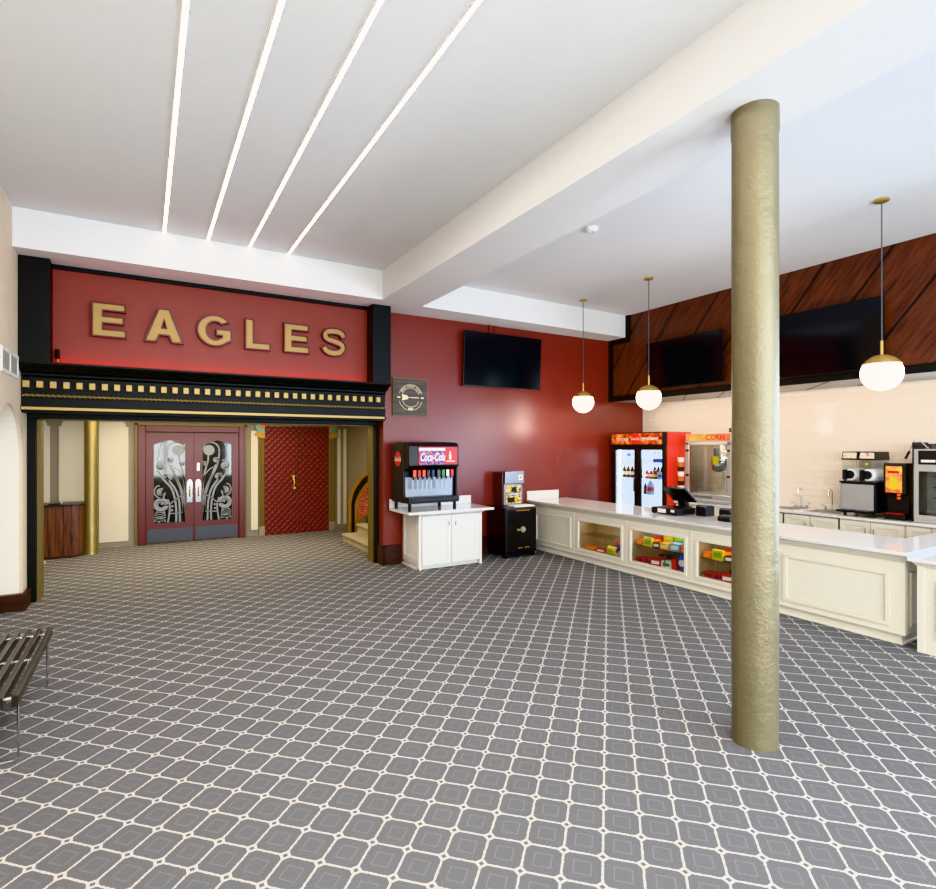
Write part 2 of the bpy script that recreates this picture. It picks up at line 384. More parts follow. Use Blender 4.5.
# ---- facade over the lobby opening
struct(MB().box(-1.4, 3.29, 8.1, 8.5, 2.85, SZ), 'wall_facade', 'redpanel')
struct(MB().box(-.93, 2.97, 8.06, 8.1, SZ - .05, SZ - .002), 'trim_4', 'black')
struct(MB().box(-1.217, -.93, 7.85, 8.1, 2.86, SZ - .002), 'trim_5', 'black', bevel=.004)
struct(MB().box(2.97, 3.265, 7.85, 8.1, 2.86, SZ - .002), 'trim_6', 'black', bevel=.004)
ent = sroot('trim_7', (1.02, 8.2, 2.29)); ent['label'] = 'black classical entablature with gold dentils and gold bands'
prof = [(8.05, 2.29), (8.05, 2.315), (8.0, 2.32), (8.0, 2.355), (8.04, 2.36), (8.04, 2.47), (8.02, 2.475), (8.02, 2.50), (8.05, 2.505), (8.05, 2.70), (8.02, 2.72), (8.02, 2.745), (7.94, 2.76), (7.92, 2.785), (7.90, 2.80), (7.83, 2.812), (7.81, 2.835), (7.81, 2.857), (8.5, 2.857), (8.5, 2.29)]
MB().prism(prof, (-1.215, 0, 0), Y_, Z_, X_, 4.465).build('entablature_body', 'black', ent)
MB().box(-1.21, 3.215, 7.985, 8.0, 2.32, 2.352).build('gold_band', 'gold', ent)
rp = MB()
for k in range(90):
    xx = -1.21 + k * .0493
    rp.tube([(xx, 8.012, 2.478), (xx + .06, 8.008, 2.498)], .011, 6)
rp.build('rope_moulding', 'pillar2', ent, smooth=True)
for k in range(35):
    xx = -1.2 + k * .1262
    MB().box(xx, xx + .062, 8.0, 8.052, 2.578, 2.655).build('dentil', 'gold', ent, bevel=.003)
fr = MB(); fr.box(-1.215, 3.29, 8.40, 8.5, 2.235, 2.30)
fr.box(-1.215, -1.135, 8.42, 8.52, 0, 2.24).box(3.235, 3.29, 8.425, 8.52, 0, 2.24)
struct(fr, 'trim_8', 'black', bevel=.004)
fr = MB(); fr.box(-1.215, -1.095, 8.52, 8.72, 0, 2.235).box(3.215, 3.29, 8.52, 8.72, 0, 2.235).box(-1.2, 3.25, 8.52, 8.72, 2.225, 2.28)
struct(fr, 'trim_9', 'olive')
# ---- lobby beyond
LY = 12.25
struct(MB().box(-3.2, 4.2, LY, LY + .15, 0, 2.8), 'wall_lobby_back', 'taupe')
struct(MB().box(-3.3, -3.15, 8.5, LY, 0, 2.8), 'wall_lobby_left', 'taupe')
struct(MB().box(4.04, 4.2, 11.06, LY, 0, 2.8), 'wall_lobby_right', 'taupe')
struct(MB().box(4.201, 6.9, 11.06, 11.2, 0, 2.8), 'wall_stair', 'taupe')
struct(MB().box(6.8, 6.9, 8.5, 11.06, 0, 2.8), 'wall_stair_end', 'taupe')
struct(MB().box(-3.3, 6.9, 8.55, LY + .1, 2.6, 2.8), 'ceiling_lobby', 'creamwall')
def scallop(x0, x1, z0, z1, left=True, right=True, r=.13):
    p = [(x0, z0), (x1, z0)]
    p += [(x1, z1 - r)] + [(x1 - r * .25 - r * .75 * (1 - math.cos(R(t))), z1 - r + r * math.sin(R(t)) * .9) for t in range(0, 91, 15)] + [(x1 - r * 1.25, z1)] if right else [(x1, z1)]
    p += [(x0 + r * 1.25, z1)] + [(x0 + r * .25 + r * .75 * (1 - math.cos(R(t))), z1 - r + r * math.sin(R(t)) * .9) for t in range(90, -1, -15)] + [(x0, z1 - r)] if left else [(x0, z1)]
    return p
k = 10
for x0, x1, z0, l, r in ((-2.4, -1.45, .12, 1, 1), (-1.32, -.95, .12, 1, 0), (-.72, -.255, .1, 0, 1)):
    struct(MB().prism(scallop(x0, x1, z0, 2.42, l, r, .16), (0, LY - .015, 0), X_, Z_, Y_, .014), f'trim_{k}', 'creamwall'); k += 1
struct(MB().box(1.935, 2.075, LY - .03, LY, .13, 2.22), f'trim_{k}', 'creamwall', bevel=.01); k += 1
for x0, x1 in ((3.79, 3.86), (3.93, 4.0)):
    struct(MB().prism(scallop(x0, x1, .12, 2.3, 1, 1, .03), (0, LY - .012, 0), X_, Z_, Y_, .011), f'trim_{k}', 'creamwall'); k += 1
def fan_pilaster(x0, x1, kk, side):
    s = sroot(f'trim_{kk}', ((x0 + x1) / 2, LY, 0))
    m = MB()
    for i in range(4):
        w = (x1 - x0) / 4; m.cyl((x0 + w * (i + .5), LY - .03, .2), (x0 + w * (i + .5), LY - .03, 2.42), w * .5, seg=10)
    m.build('fluted_shaft', 'olive', s, smooth=True)
    MB().box(x0, x1, LY - .06, LY, 0, .2).build('plinth', 'taupe', s)
    cx = x1 if side > 0 else x0; a0, a1 = (180, 270) if side > 0 else (270, 360)
    O = (cx, LY - .062, 2.36)
    for j, (r0, r1, mt) in enumerate(((0, .1, 'orange'), (.1, .2, 'teal'))):
        P = circ(r1, 8, a0=a0, a1=a1) + (circ(r0, 8, a0=a0, a1=a1)[::-1] if r0 else [(0, 0)])
        MB().prism(P, O, X_, Z_, NY, .012).build('fan_ornament', mt, s)
    MB().prism(circ(.30, 8, a0=(225 if side > 0 else 270), a1=(270 if side > 0 else 315)) + circ(.2, 8, a0=(225 if side > 0 else 270), a1=(270 if side > 0 else 315))[::-1], O, X_, Z_, NY, .01).build('fan_ornament', 'ochre', s)
    return s
fan_pilaster(2.085, 2.205, 17, 1); fan_pilaster(3.58, 3.72, 18, -1)

# entry doors with scrolled glass
d1 = sroot('door_1', (.85, LY, 0))
m = MB(); m.box(-.145, -.105, LY - .07, LY, 0, 2.34).box(1.805, 1.845, LY - .07, LY, 0, 2.34).box(-.145, 1.845, LY - .07, LY, 2.30, 2.34); m.build('gold_edge', 'olive', d1)
m = MB(); m.box(-.105, .03, LY - .10, LY, 0, 2.30).box(1.69, 1.805, LY - .10, LY, 0, 2.30).box(.03, 1.69, LY - .10, LY, 2.17, 2.30); m.build('door_frame', 'maroon', d1, bevel=.01)
def leaf(x0, x1, mir):
    y = LY - .055
    w = x1 - x0; g0, g1 = x0 + .125, x1 - .145
    if mir: g0, g1 = x0 + .145, x1 - .125
    gz0, gz1, gp = .40, 1.93, 2.02; gm = (g0 + g1) / 2
    # leaf as a slab with an arched hole: built from stiles and rails
    m = MB().box(x0, g0, y, LY - .005, .02, 2.165).box(g1, x1, y, LY - .005, .02, 2.165).box(g0, g1, y, LY - .005, .02, gz0)
    m.prism([(g0, 2.165), (g0, gz1), (g0 + .05, gz1 + .02), (gm - .09, gp - .025), (gm, gp), (gm + .09, gp - .025), (g1 - .05, gz1 + .02), (g1, gz1), (g1, 2.165)], (0, y, 0), X_, Z_, Y_, .05)
    L = m.build('door_leaf', 'maroon', d1)
    gl = MB().box(g0 - .01, g1 + .01, y + .03, y + .04, gz0 - .01, gp).build('glass_pane', 'doorglass', L)
    m = MB(); bd = [(g0, gz1), (g0, gz0), (g1, gz0), (g1, gz1), (g1 - .05, gz1 + .02), (gm + .09, gp - .025), (gm, gp), (gm - .09, gp - .025), (g0 + .05, gz1 + .02), (g0, gz1)]
    m.tube([(a, y - .002, b) for a, b in bd], .006, 6); m.build('gold_bead', 'olive', L)
    s = MB(); O = (g0 if not mir else g1, y + .03, gz0); U = X_ if not mir else NX; W = g1 - g0; N = NY
    def spiral(cx, cz, r0, r1, a0, turns, n=26): return [(cx + (r0 + (r1 - r0) * t / n) * math.cos(R(a0 + 360 * turns * t / n)), cz + (r0 + (r1 - r0) * t / n) * math.sin(R(a0 + 360 * turns * t / n))) for t in range(n + 1)]
    def disc(cx, cz, r): s.add([Vector(O) + Vector(U) * a + Vector(Z_) * b + Vector(N) * .003 for a, b in circ(r, 20, cx, cz)], [tuple(range(20))])
    st = lambda p, w: s.strip(p, w, O, U, Z_, N, .003)
    def bez(a, b, c, d, n=14): return [tuple(Vector(a) * (1-t)**3 + Vector(b) * 3*t*(1-t)**2 + Vector(c) * 3*t*t*(1-t) + Vector(d) * t**3) for t in [i / n for i in range(n + 1)]]
    q = lambda x, y: ((x - 132) / 168 * W, (690 - y) / 455 * 1.6)
    def qs(pts, w, n=10):           # smooth curve through points
        V = [Vector(q(*p)) for p in pts]; sm = []
        for i in range(len(V) - 1):
            p0, p1, p2, p3 = V[max(0, i-1)], V[i], V[i+1], V[min(len(V)-1, i+2)]
            for k in range(n):
                t_ = k / n; sm.append(.5 * ((2*p1) + (p2-p0)*t_ + (2*p0-5*p1+4*p2-p3)*t_*t_ + (3*p1-p0-3*p2+p3)*t_**3))
        st([tuple(v) for v in sm + [V[-1]]], w)
    def curl(x, y, r, a0, turns, w=.02, dot=.45):
        c = q(x, y); st(spiral(c[0], c[1], r, r * .3, a0, turns, 22), w); disc(c[0], c[1], r * dot)
    c = q(262, 287); disc(c[0], c[1], .105); qs([(296, 285), (285, 255), (255, 243), (225, 250), (207, 275), (206, 325), (222, 390), (250, 450), (275, 520), (286, 600), (290, 690)], .026)
    qs([(266, 315), (268, 350), (285, 410), (294, 470), (296, 600)], .03)
    c = q(172, 376); disc(c[0], c[1], .078); curl(172, 376, .115, 60, .7, .02, .1); qs([(180, 237), (165, 275), (160, 310), (150, 345)], .016)
    curl(224, 345, .06, 200, -1.3); curl(285, 365, .05, 0, 1.2); curl(210, 440, .075, 200, -1.2, .024); curl(170, 521, .075, 60, 1.0, .03, .6)
    qs([(192, 522), (180, 552), (152, 545), (136, 520), (146, 490), (165, 482)], .024)
    qs([(150, 395), (185, 450), (225, 500), (243, 560), (250, 620), (250, 690)], .036); qs([(190, 420), (215, 460), (248, 510), (266, 580), (270, 690)], .034)
    qs([(225, 372), (250, 440), (276, 500), (288, 560), (289, 690)], .03); qs([(240, 385), (262, 400), (290, 440), (298, 500)], .022)
    st(circ(.105, 24, *q(172, 588)), .055); disc(*q(176, 584), .022); st(circ(.06, 20, *q(172, 590)), .02)
    qs([(206, 560), (216, 595), (214, 640), (206, 690)], .03); qs([(214, 592), (250, 560), (300, 532)], .02); qs([(215, 640), (260, 640), (300, 634)], .02)
    for k_ in range(5): qs([(136, 640 + k_ * 10), (165, 630 + k_ * 12), (196, 645 + k_ * 9)], .014, 5)
    for x_, y_ in ((150, 630), (186, 632), (230, 600), (228, 622), (160, 682)): disc(*q(x_, y_), .022)
    st(circ(.1, 14, *q(165, 690), a0=10, a1=170), .02)
    sc = s.build('scrollwork', 'etch', gl, recalc=False)
    MB().box(x0 + .02, x1 - .02, y - .006, y, .03, .285).build('kick_plate', 'kick', L)
    hx = x1 - .075 if not mir else x0 + .075
    pl = MB().prism([(-.05, .0), (.05, 0), (.05, .38), (.03, .44), (0, .46), (-.03, .44), (-.05, .38)], (hx, y, .78), X_, Z_, NY, .012).build('handle_plate', 'chrome', L)
    MB().tube([(hx, y - .01, .9), (hx, y - .05, .93), (hx, y - .055, 1.0), (hx, y - .05, 1.07), (hx, y - .01, 1.10)], .012, 8).build('pull_handle', 'brass', pl, smooth=True)
    if mir: MB().box(hx - .025, hx + .02, y - .012, y, 1.4, 1.56).build('lock_plate', 'chrome', L, bevel=.006)
leaf(.032, .856, False); leaf(.862, 1.688, True)
# tufted red double doors
d2 = sroot('door_2', (2.89, LY, 0))
for x0, x1 in ((2.21, 2.882), (2.90, 3.575)):
    nx, nz = 110, 340; vs = []; p = .112
    for j in range(nz + 1):
        for i in range(nx + 1):
            x = x0 + (x1 - x0) * i / nx; z = .01 + 2.31 * j / nz
            h = abs(math.sin(PI * (x + z) / p * .85) * math.sin(PI * (x - z) / p * .85)) ** .6
            vs.append((x, LY - .035 - .013 * h, z))
    g = MB().add(vs, [(j*(nx+1)+i, j*(nx+1)+i+1, (j+1)*(nx+1)+i+1, (j+1)*(nx+1)+i) for j in range(nz) for i in range(nx)])
    g.box(x0, x1, LY - .036, LY - .002, .005, 2.325)
    L = g.build('padded_leaf', 'pad', d2, smooth=True, recalc=False)
    if x0 < 2.5:
        MB().tube([(x1 - .09, LY - .06, 1.22), (x1 - .085, LY - .1, 1.18), (x1 - .07, LY - .11, 1.1), (x1 - .09, LY - .1, 1.04), (x1 - .07, LY - .06, 1.0)], .016, 8).cyl((x1 - .09, LY - .05, 1.24), (x1 - .09, LY - .09, 1.24), .03).cyl((x1 - .07, LY - .05, .99), (x1 - .07, LY - .09, .99), .03).build('brass_handle', 'brass', L, smooth=True)

# stairs at right of lobby and a mirrored flight at left
def stair(sign, xe, y0, y1, n, lab):
    t = thing('staircase', lab, 'stairs', (xe + sign * .9, (y0 + y1) / 2, 0))
    for i in range(n):
        a = xe + sign * .29 * i
        MB().box(a + sign * .03, a + sign * .33, y0, y1, 0 if i == 0 else .17 * i - .03, .17 * (i + 1) - .045).box(a, a + sign * .32, y0, y1, .17 * (i + 1) - .045, .17 * (i + 1)).build('step', 'treadcarpet', t, bevel=.012)
    return t
st_ = stair(1, 3.37, 8.75, 10.62, 8, 'beige carpeted staircase rising to the right behind the lobby opening')
stair(-1, -1.27, 8.75, 10.36, 5, 'beige carpeted step at the left edge of the lobby opening')
nw = thing('stair_newel', 'curved gold and black end panel with red floral infill beside the stairs', 'stair railing', (3.9, 10.95, 0))
oc = [(3.636, 0), (3.636, .715), (3.66, .83), (3.685, .935), (3.762, 1.1), (3.878, 1.245), (4.035, 1.354), (4.3, 1.47)]
def shrink(P, d): return offset_poly(P + [(4.3, 0)], -d)[:-1]
def band(P, Q): return P + Q[::-1]
c2 = [(x + .035, z - (.035 if i > 3 else .0)) for i, (x, z) in enumerate(oc)]; c3 = [(x + .115, z - min(.12, .03 * i)) for i, (x, z) in enumerate(oc)]; c4 = [(x + .16, z - min(.17, .04 * i)) for i, (x, z) in enumerate(oc)]
O = (0, 10.93, 0)
MB().prism(band(oc, c2), O, X_, Z_, Y_, .10).build('gold_rim', 'brass', nw)
MB().prism(band(c2, c3), (0, 10.945, 0), X_, Z_, Y_, .08).build('black_band', 'black', nw)
MB().prism(band(c3, c4), O, X_, Z_, Y_, .10).build('gold_rim', 'brass', nw)
MB().prism(c4 + [(4.3, .60), (3.80, .33)], (0, 10.96, 0), X_, Z_, Y_, .05).build('floral_panel', 'floral', nw)
MB().prism([(3.79, .29), (4.3, .58), (4.3, .66), (3.79, .37)], O, X_, Z_, Y_, .10).build('gold_string', 'brass', nw)
# left lobby counter and gold pillar
t = thing('wood_counter', 'red-brown boarded counter with dark top, left in the lobby beside gold pillar', 'counter', (-1.4, 11.65, 0))
P = [(-2.3, 11.47), (-1.05, 11.44), (-.96, 11.47), (-.92, 11.55), (-.92, 11.95), (-2.3, 11.95)]
MB().prism(P, (0, 0, .04), X_, Y_, Z_, .84).build('body', 'cabwood', t)
MB().prism(offset_poly(P, -.02), (0, 0, 0), X_, Y_, Z_, .04).build('plinth', 'basewood', t)
MB().prism(offset_poly(P, .03), (0, 0, .88), X_, Y_, Z_, .03).build('top', 'blackp', t)
t = thing('tray', 'small shiny metal tray on the wooden lobby counter', 'tray', (-1.3, 11.6, .911))
MB().lathe([(0, 0), (.09, 0), (.11, .012), (.10, .012), (.085, .005), (0, .005)], (-1.3, 11.6, .9115), 24).build('dish', 'chrome', t, smooth=True)
MB().tube([(-1.3 + .02, 11.6, .92), (-1.28, 11.6, .945), (-1.23, 11.6, .945), (-1.21, 11.6, .92)], .006, 6).build('handle', 'chrome', t)
o = MB().lathe([(.108, 0), (.104, .02), (.10, .05), (.10, 2.6)], (-.80, 11.70, 0), 32).build('gold_pillar', 'pillar2', smooth=True)
tag(o, 'slim gold pillar in the lobby beside the wooden counter', 'pillar')

# ------------------------------------------------------------------ pillar in front
o = MB().lathe([(.139, 0), (.137, .03), (.137, SZ - .16), (.141, SZ - .15), (.141, SZ)], (3.39, 2.10, 0), 48).build('gold_pillar', 'pillar', smooth=True)
tag(o, 'thick bumpy gold painted pillar standing on the carpet under the ceiling beam', 'pillar')

# ------------------------------------------------------------------ sign letters
LYs = 8.1
def place(P, x0, x1, z0, z1): return [(x0 + (x1 - x0) * a, z0 + (z1 - z0) * b) for a, b in P]
E_ = [(0,0),(1,0),(1,.2),(.3,.2),(.3,.41),(.93,.41),(.93,.6),(.3,.6),(.3,.8),(.98,.8),(.98,1),(0,1)]
L_ = [(0,0),(1,0),(1,.2),(.3,.2),(.3,1),(0,1)]
A_o = [(0,0),(.25,0),(.34,.22),(.66,.22),(.75,0),(1,0),(.63,1),(.37,1)]
def G_():
    t = .2; P = circ(.5, 34, .5, .5, a0=40, a1=318)
    P += [(.93, .17), (.965, .2), (.965, .54), (.55, .54), (.55, .37), (.72, .37), (.72, .27)]
    P += circ(.5 - t - .03, 30, .5, .5, ry=.5 - t + .02, a0=310, a1=48)
    return P
def S_():
    c = [(.90,.70),(.83,.82),(.68,.89),(.50,.905),(.30,.88),(.17,.79),(.16,.68),(.27,.595),(.47,.54),(.68,.485),(.83,.41),(.86,.28),(.76,.155),(.56,.097),(.36,.105),(.19,.17),(.10,.30)]
    sm = []
    for i in range(len(c) - 1):
        p0, p1, p2, p3 = (Vector(c[max(0, i-1)]), Vector(c[i]), Vector(c[i+1]), Vector(c[min(len(c)-1, i+2)]))
        for k in range(4):
            t = k / 4; sm.append(.5 * ((2*p1) + (p2-p0)*t + (2*p0-5*p1+4*p2-p3)*t*t + (3*p1-p0-3*p2+p3)*t**3))
    sm.append(Vector(c[-1])); L = []; Q = []
    for i in range(len(sm)):
        d = (sm[min(len(sm)-1, i+1)] - sm[max(0, i-1)]).normalized(); n = Vector((-d.y, d.x))
        w = .10
        L.append(tuple(sm[i] + n * w)); Q.append(tuple(sm[i] - n * w))
    return L + Q[::-1]
specs = [('E', E_, -.538, -.198, 'gold letter E at the left end of the red sign wall'), ('A', A_o, .025, .42, 'gold letter A second in the word on the red sign wall'), ('G', G_(), .61, 1.03, 'gold letter G third in the word on the red sign wall'),
         ('L', L_, 1.205, 1.52, 'gold letter L fourth in the word on the red sign wall'), ('E', E_, 1.72, 2.06, 'gold letter E between the L and the S on the red sign wall'), ('S', S_(), 2.25, 2.62, 'gold letter S at the right end of the red sign wall')]
def rim(m, A, B):       # raised edge between two outlines
    n = len(A); q = lambda p, d: (p[0], LYs - d, p[1])
    v = [q(p, 0) for p in A] + [q(p, .075) for p in A] + [q(p, .075) for p in B] + [q(p, .0) for p in B]
    m.add(v, [(k*n + i, k*n + (i+1) % n, k*n + n + (i+1) % n, k*n + n + i) for k in range(3) for i in range(n)])
for ch, sh, x0, x1, lab in specs:
    z0, z1 = 3.245, 3.645
    t = thing('sign_letter', lab, 'sign letter', ((x0 + x1) / 2, LYs, z0), 'gold letters of the word on the red wall')
    P = place(sh, x0, x1, z0, z1)
    if ch != 'A': P = offset_poly(P, -.006)
    m = MB(); f = MB()
    if ch == 'A':
        H = [(x0 + (x1-x0)*a, z0 + (z1-z0)*b) for a, b in ((.40, .38), (.60, .38), (.5, .70))]
        # legs and bar as three closed pieces so that the counter stays open
        def T(Q): return [(x0 + (x1-x0)*a, z0 + (z1-z0)*b) for a, b in Q]
        full = [(0,0),(.25,0),(.34,.22),(.66,.22),(.75,0),(1,0),(.63,1),(.5,1),(.5,.74),(.60,.39),(.40,.39),(.4999,.74),(.4999,1),(.37,1)]
        f.prism(T(full), (0, LYs - .05, 0), X_, Z_, NY, .012)
        ot = offset_poly(T(A_o), .02); tri = T([(.40,.39),(.60,.39),(.5,.74)])
        rim(m, ot, T(A_o)); rim(m, offset_poly(tri, -.014), tri)
    else:
        f.prism(P, (0, LYs - .05, 0), X_, Z_, NY, .012)
        rim(m, offset_poly(P, .018), P)
    f.build('gold_face', 'letter', t); m.build('red_edge', 'letteredge', t)
t = thing('spotlight', 'tiny black spotlight at the left corner of the red sign wall', 'lamp', (-.885, 8.1, 2.95))
MB().box(-.90, -.86, 8.06, 8.1, 2.95, 2.99).build('mount', 'blackm', t); MB().cyl((-.88, 8.05, 2.94), (-.88, 8.0, 3.03), .025).build('head', 'blackm', t, smooth=True)
MB().cyl((-.88, 8.06, 2.93), (-.88, 8.052, 2.90), .012).build('lens', 'orange', t)
o = MB().box(-.92, 2.96, 8.06, 8.085, 2.858, 2.868).build('red_light_strip', 'redled'); tag(o, 'red glowing light strip along the foot of the red sign wall', 'light strip')

# ------------------------------------------------------------------ ceiling items
for x, lab in ((.21, 'leftmost of the four white light strips on the ceiling'), (.687, 'second from left of the four ceiling light strips'), (1.175, 'third from left of the four ceiling light strips'), (1.665, 'rightmost of the four white light strips, nearest the beam')):
    t = thing('light_strip', lab, 'light strip', (x, 2.3, CZ - .012), 'linear ceiling lights')
    MB().box(x - .015, x + .015, YB + .1, 7.565, CZ - .010, CZ - .001).build('diffuser', 'led', t)
    MB().box(x - .019, x - .015, YB + .1, 7.565, CZ - .012, CZ - .001).box(x + .015, x + .019, YB + .1, 7.565, CZ - .012, CZ - .001).build('channel', 'soffit', t)
t = thing('smoke_detector', 'small round white smoke detector on the ceiling beyond the beam', 'smoke detector', (4.56, 4.84, CZ))
MB().lathe([(.075, 0), (.075, -.02), (.05, -.04), (0, -.04)], (4.56, 4.84, CZ), 24).build('base', 'smoke', t, smooth=True); MB().lathe([(.012, -.04), (.012, -.05), (0, -.05)], (4.58, 4.84, CZ), 10).build('sensor', 'ventdark', t)
def pendant(x, y, r, zc, lab):
    t = thing('pendant_lamp', lab, 'pendant lamp', (x, y, CZ), 'brass and opal globe pendants')
    MB().lathe([(.068 if r < .2 else .085, 0), (.068 if r < .2 else .085, -.02), (.05, -.028), (0, -.028)], (x, y, CZ), 28).build('ceiling_rose', 'brass', t, smooth=True)
    MB().cyl((x, y, CZ - .02), (x, y, zc + r + .15), .0065, seg=8).build('cord', 'grey', t)
    MB().cyl((x, y, zc + r - .01), (x, y, zc + r + .15), .014, seg=12).build('stem', 'brass', t)
    zz = .22
    cap = [(r * 1.03 * math.cos(R(a)), r * 1.03 * math.sin(R(a))) for a in range(28, 91, 7)]
    MB().lathe(cap + [(0, r * 1.02)], (x, y, zc), 36).build('brass_cap', 'brass', t, smooth=True)
    gl = [(0, -r)] + [(r * math.cos(R(a)), r * math.sin(R(a))) for a in range(-84, 29, 7)] + [(0, r * .47)]
    MB().lathe(gl, (x, y, zc), 36).build('opal_globe', 'globe', t, smooth=True)
pendant(6.68, 7.30, .185, 2.675, 'globe pendant lamp nearest the red wall, leftmost of three')
pendant(6.67, 5.83, .185, 2.645, 'globe pendant lamp in the middle of the three, left of the thick gold pillar')
pendant(6.65, 2.735, .187, 2.665, 'globe pendant lamp nearest the viewer, right of the thick gold pillar')

# ------------------------------------------------------------------ televisions
def tv(lab, O, U, N, w, h, tilt):
    # O is bottom centre against the wall
    t = thing('television', lab, 'television', O, 'black wall mounted televisions')
    O, U, N = map(Vector, (O, U, N)); V = Vector(Z_)
    top = N * (.05 + tilt); bot = N * .05
    V2 = (V * h + N * tilt).normalized(); N2 = U.cross(V2).normalized()
    if N2.dot(N) < 0: N2 = -N2
    B = O + N * .055
    MB().prism([(-w/2, 0), (w/2, 0), (w/2, h), (-w/2, h)], B, U, V2, N2, .035).build('casing', 'blackp', t, bevel=.006)
    MB().prism([(-w/2 + .012, .02), (w/2 - .012, .02), (w/2 - .012, h - .012), (-w/2 + .012, h - .012)], B + N2 * .0345, U, V2, N2, .003).build('screen', 'screen', t)
    MB().prism([(-.22, h * .3), (.22, h * .3), (.22, h * .7), (-.22, h * .7)], O + N * .0006, U, V, N, .057).build('wall_bracket', 'blackm', t)
    return t
t = tv('black television on the red wall', (5.54, 8.22, 2.935), X_, NY, 1.66, .955, .05)
MB().box(5.28, 5.32, 8.19, 8.2194, 3.86, 4.05).box(5.40, 5.44, 8.19, 8.2194, 3.86, 4.05).build('conduit', 'red', t)
tv('black television on the dark wood wall, left of the gold pillar', (8.25, 6.36, 2.95), (0, -1, 0), NX, 1.55, .87, .05)
tv('black television on the dark wood wall, right of the gold pillar', (8.25, 4.10, 2.90), (0, -1, 0), NX, 1.55, .93, .05)
t = thing('wall_speaker', 'small black box on the cream tiled wall beside the gold pillar', 'speaker', (9.22, 6.13, 2.15))
MB().box(9.15, 9.22, 6.06, 6.16, 2.15, 2.23).build('case', 'blackm', t, bevel=.006); MB().cyl((9.15, 6.11, 2.19), (9.143, 6.11, 2.19), .025).build('grille', 'grey', t)

# ------------------------------------------------------------------ plaque
t = thing('wall_plaque', 'square grey-brown wooden plaque with gold guitar emblem on the red wall', 'plaque', (3.75, 8.22, 2.38))
MB().box(3.44, 4.055, 8.185, 8.219, 2.385, 3.0).build('edge', 'olive', t); MB().box(3.452, 4.043, 8.178, 8.186, 2.397, 2.988).build('board', 'plaquewood', t)
m = MB(); O = (3.7475, 8.178, 2.69); a = (O, X_, Z_, NY, .002)
m.strip(circ(.21, 30, a0=18, a1=162), .006, *a).strip(circ(.155, 30, a0=22, a1=158), .005, *a).strip(circ(.21, 30, a0=198, a1=252), .006, *a).strip(circ(.21, 30, a0=288, a1=342), .006, *a).strip(circ(.155, 30, a0=202, a1=338), .006, *a)
for g in ((148, 139, 130, 121), (104, 95, 86), (74,), (56, 47, 38, 29)):
    for d in g:
        cx, cz = .183 * math.cos(R(d)), .183 * math.sin(R(d)); tx, tz = -math.sin(R(d)), math.cos(R(d)); nx_, nz_ = math.cos(R(d)), math.sin(R(d))
        m.strip([(cx - tx*.009 - nx_*.016, cz - tz*.009 - nz_*.016), (cx - tx*.009 + nx_*.016, cz - tz*.009 + nz_*.016), (cx + tx*.009 + nx_*.016, cz + tz*.009 + nz_*.016), (cx + tx * .009 - nx_ * .016, cz + tz * .009 - nz_ * .016)], .0045, *a)
for d in (258, 264, 270, 276, 282): m.strip([(.20 * math.cos(R(d)), .20 * math.sin(R(d)) - .01), (.17 * math.cos(R(d)), .17 * math.sin(R(d)) - .0)], .012, *a)
m.box(O[0] - .235, O[0] - .185, 8.174, 8.178, 2.68, 2.70).box(O[0] + .185, O[0] + .235, 8.174, 8.178, 2.68, 2.70)
m.prism([(-.155, -.05), (-.06, -.03), (-.045, -.012), (-.045, .012), (-.06, .03), (-.155, .05), (-.145, 0)], O, X_, Z_, NY, .004)
m.box(O[0] - .045, O[0] + .14, 8.174, 8.178, 2.686, 2.694)
for i in range(5): m.box(O[0] + .02 + i * .027, O[0] + .035 + i * .027, 8.1735, 8.178, 2.683, 2.697)
m.build('emblem', 'cream2', t)
# ------------------------------------------------------------------ vent on left wall
t = thing('wall_vent', 'white louvred air vent on the tan left wall', 'vent', (-1.22, 7.42, 2.65))
m = MB(); y0, y1, z0, z1 = 7.0, 7.83, 2.645, 2.9
m.frame(y0, y1, z0, z1, .035, (-1.22, 0, 0), Y_, Z_, X_, .015).box(-1.22, -1.205, 7.40, 7.43, z0, z1).build('frame', 'vent', t)
MB().box(-1.219, -1.215, y0 + .03, y1 - .03, z0 + .03, z1 - .03).build('duct_shadow', 'ventdark', t)
for k in range(12):
    z = z0 + .045 + k * .0155
    MB().hexa([(-1.215, y0 + .035, z), (-1.215, y1 - .035, z), (-1.207, y1 - .035, z - .006), (-1.207, y0 + .035, z - .006)], [(-1.215, y0 + .035, z + .003), (-1.215, y1 - .035, z + .003), (-1.207, y1 - .035, z - .003), (-1.207, y0 + .035, z - .003)]).build('louvre', 'vent', t)

# ------------------------------------------------------------------ bench
t = thing('slatted_bench', 'dark slatted bench with chrome wire legs by the left edge', 'bench', (-.9, 4.88, 0))
for i in range(8):
    x = -.655 - i * .069
    MB().box(x - .021, x + .011, 4.16, 5.60, .355, .42).build('slat', 'bench', t, bevel=.003)
for y in (4.21, 4.9, 5.5): MB().cyl((-.66, y, .39), (-1.14, y, .39), .011, seg=10).build('spacer_bar', 'chrome', t)
for y in (4.22, 5.38):
    MB().tube([(-.652, y, .36), (-.652, y, .03), (-.662, y, .012), (-.68, y, .008), (-1.12, y, .008), (-1.138, y, .012), (-1.148, y, .03), (-1.148, y, .36)], .007, 8).build('wire_leg', 'chrome', t, smooth=True)
    
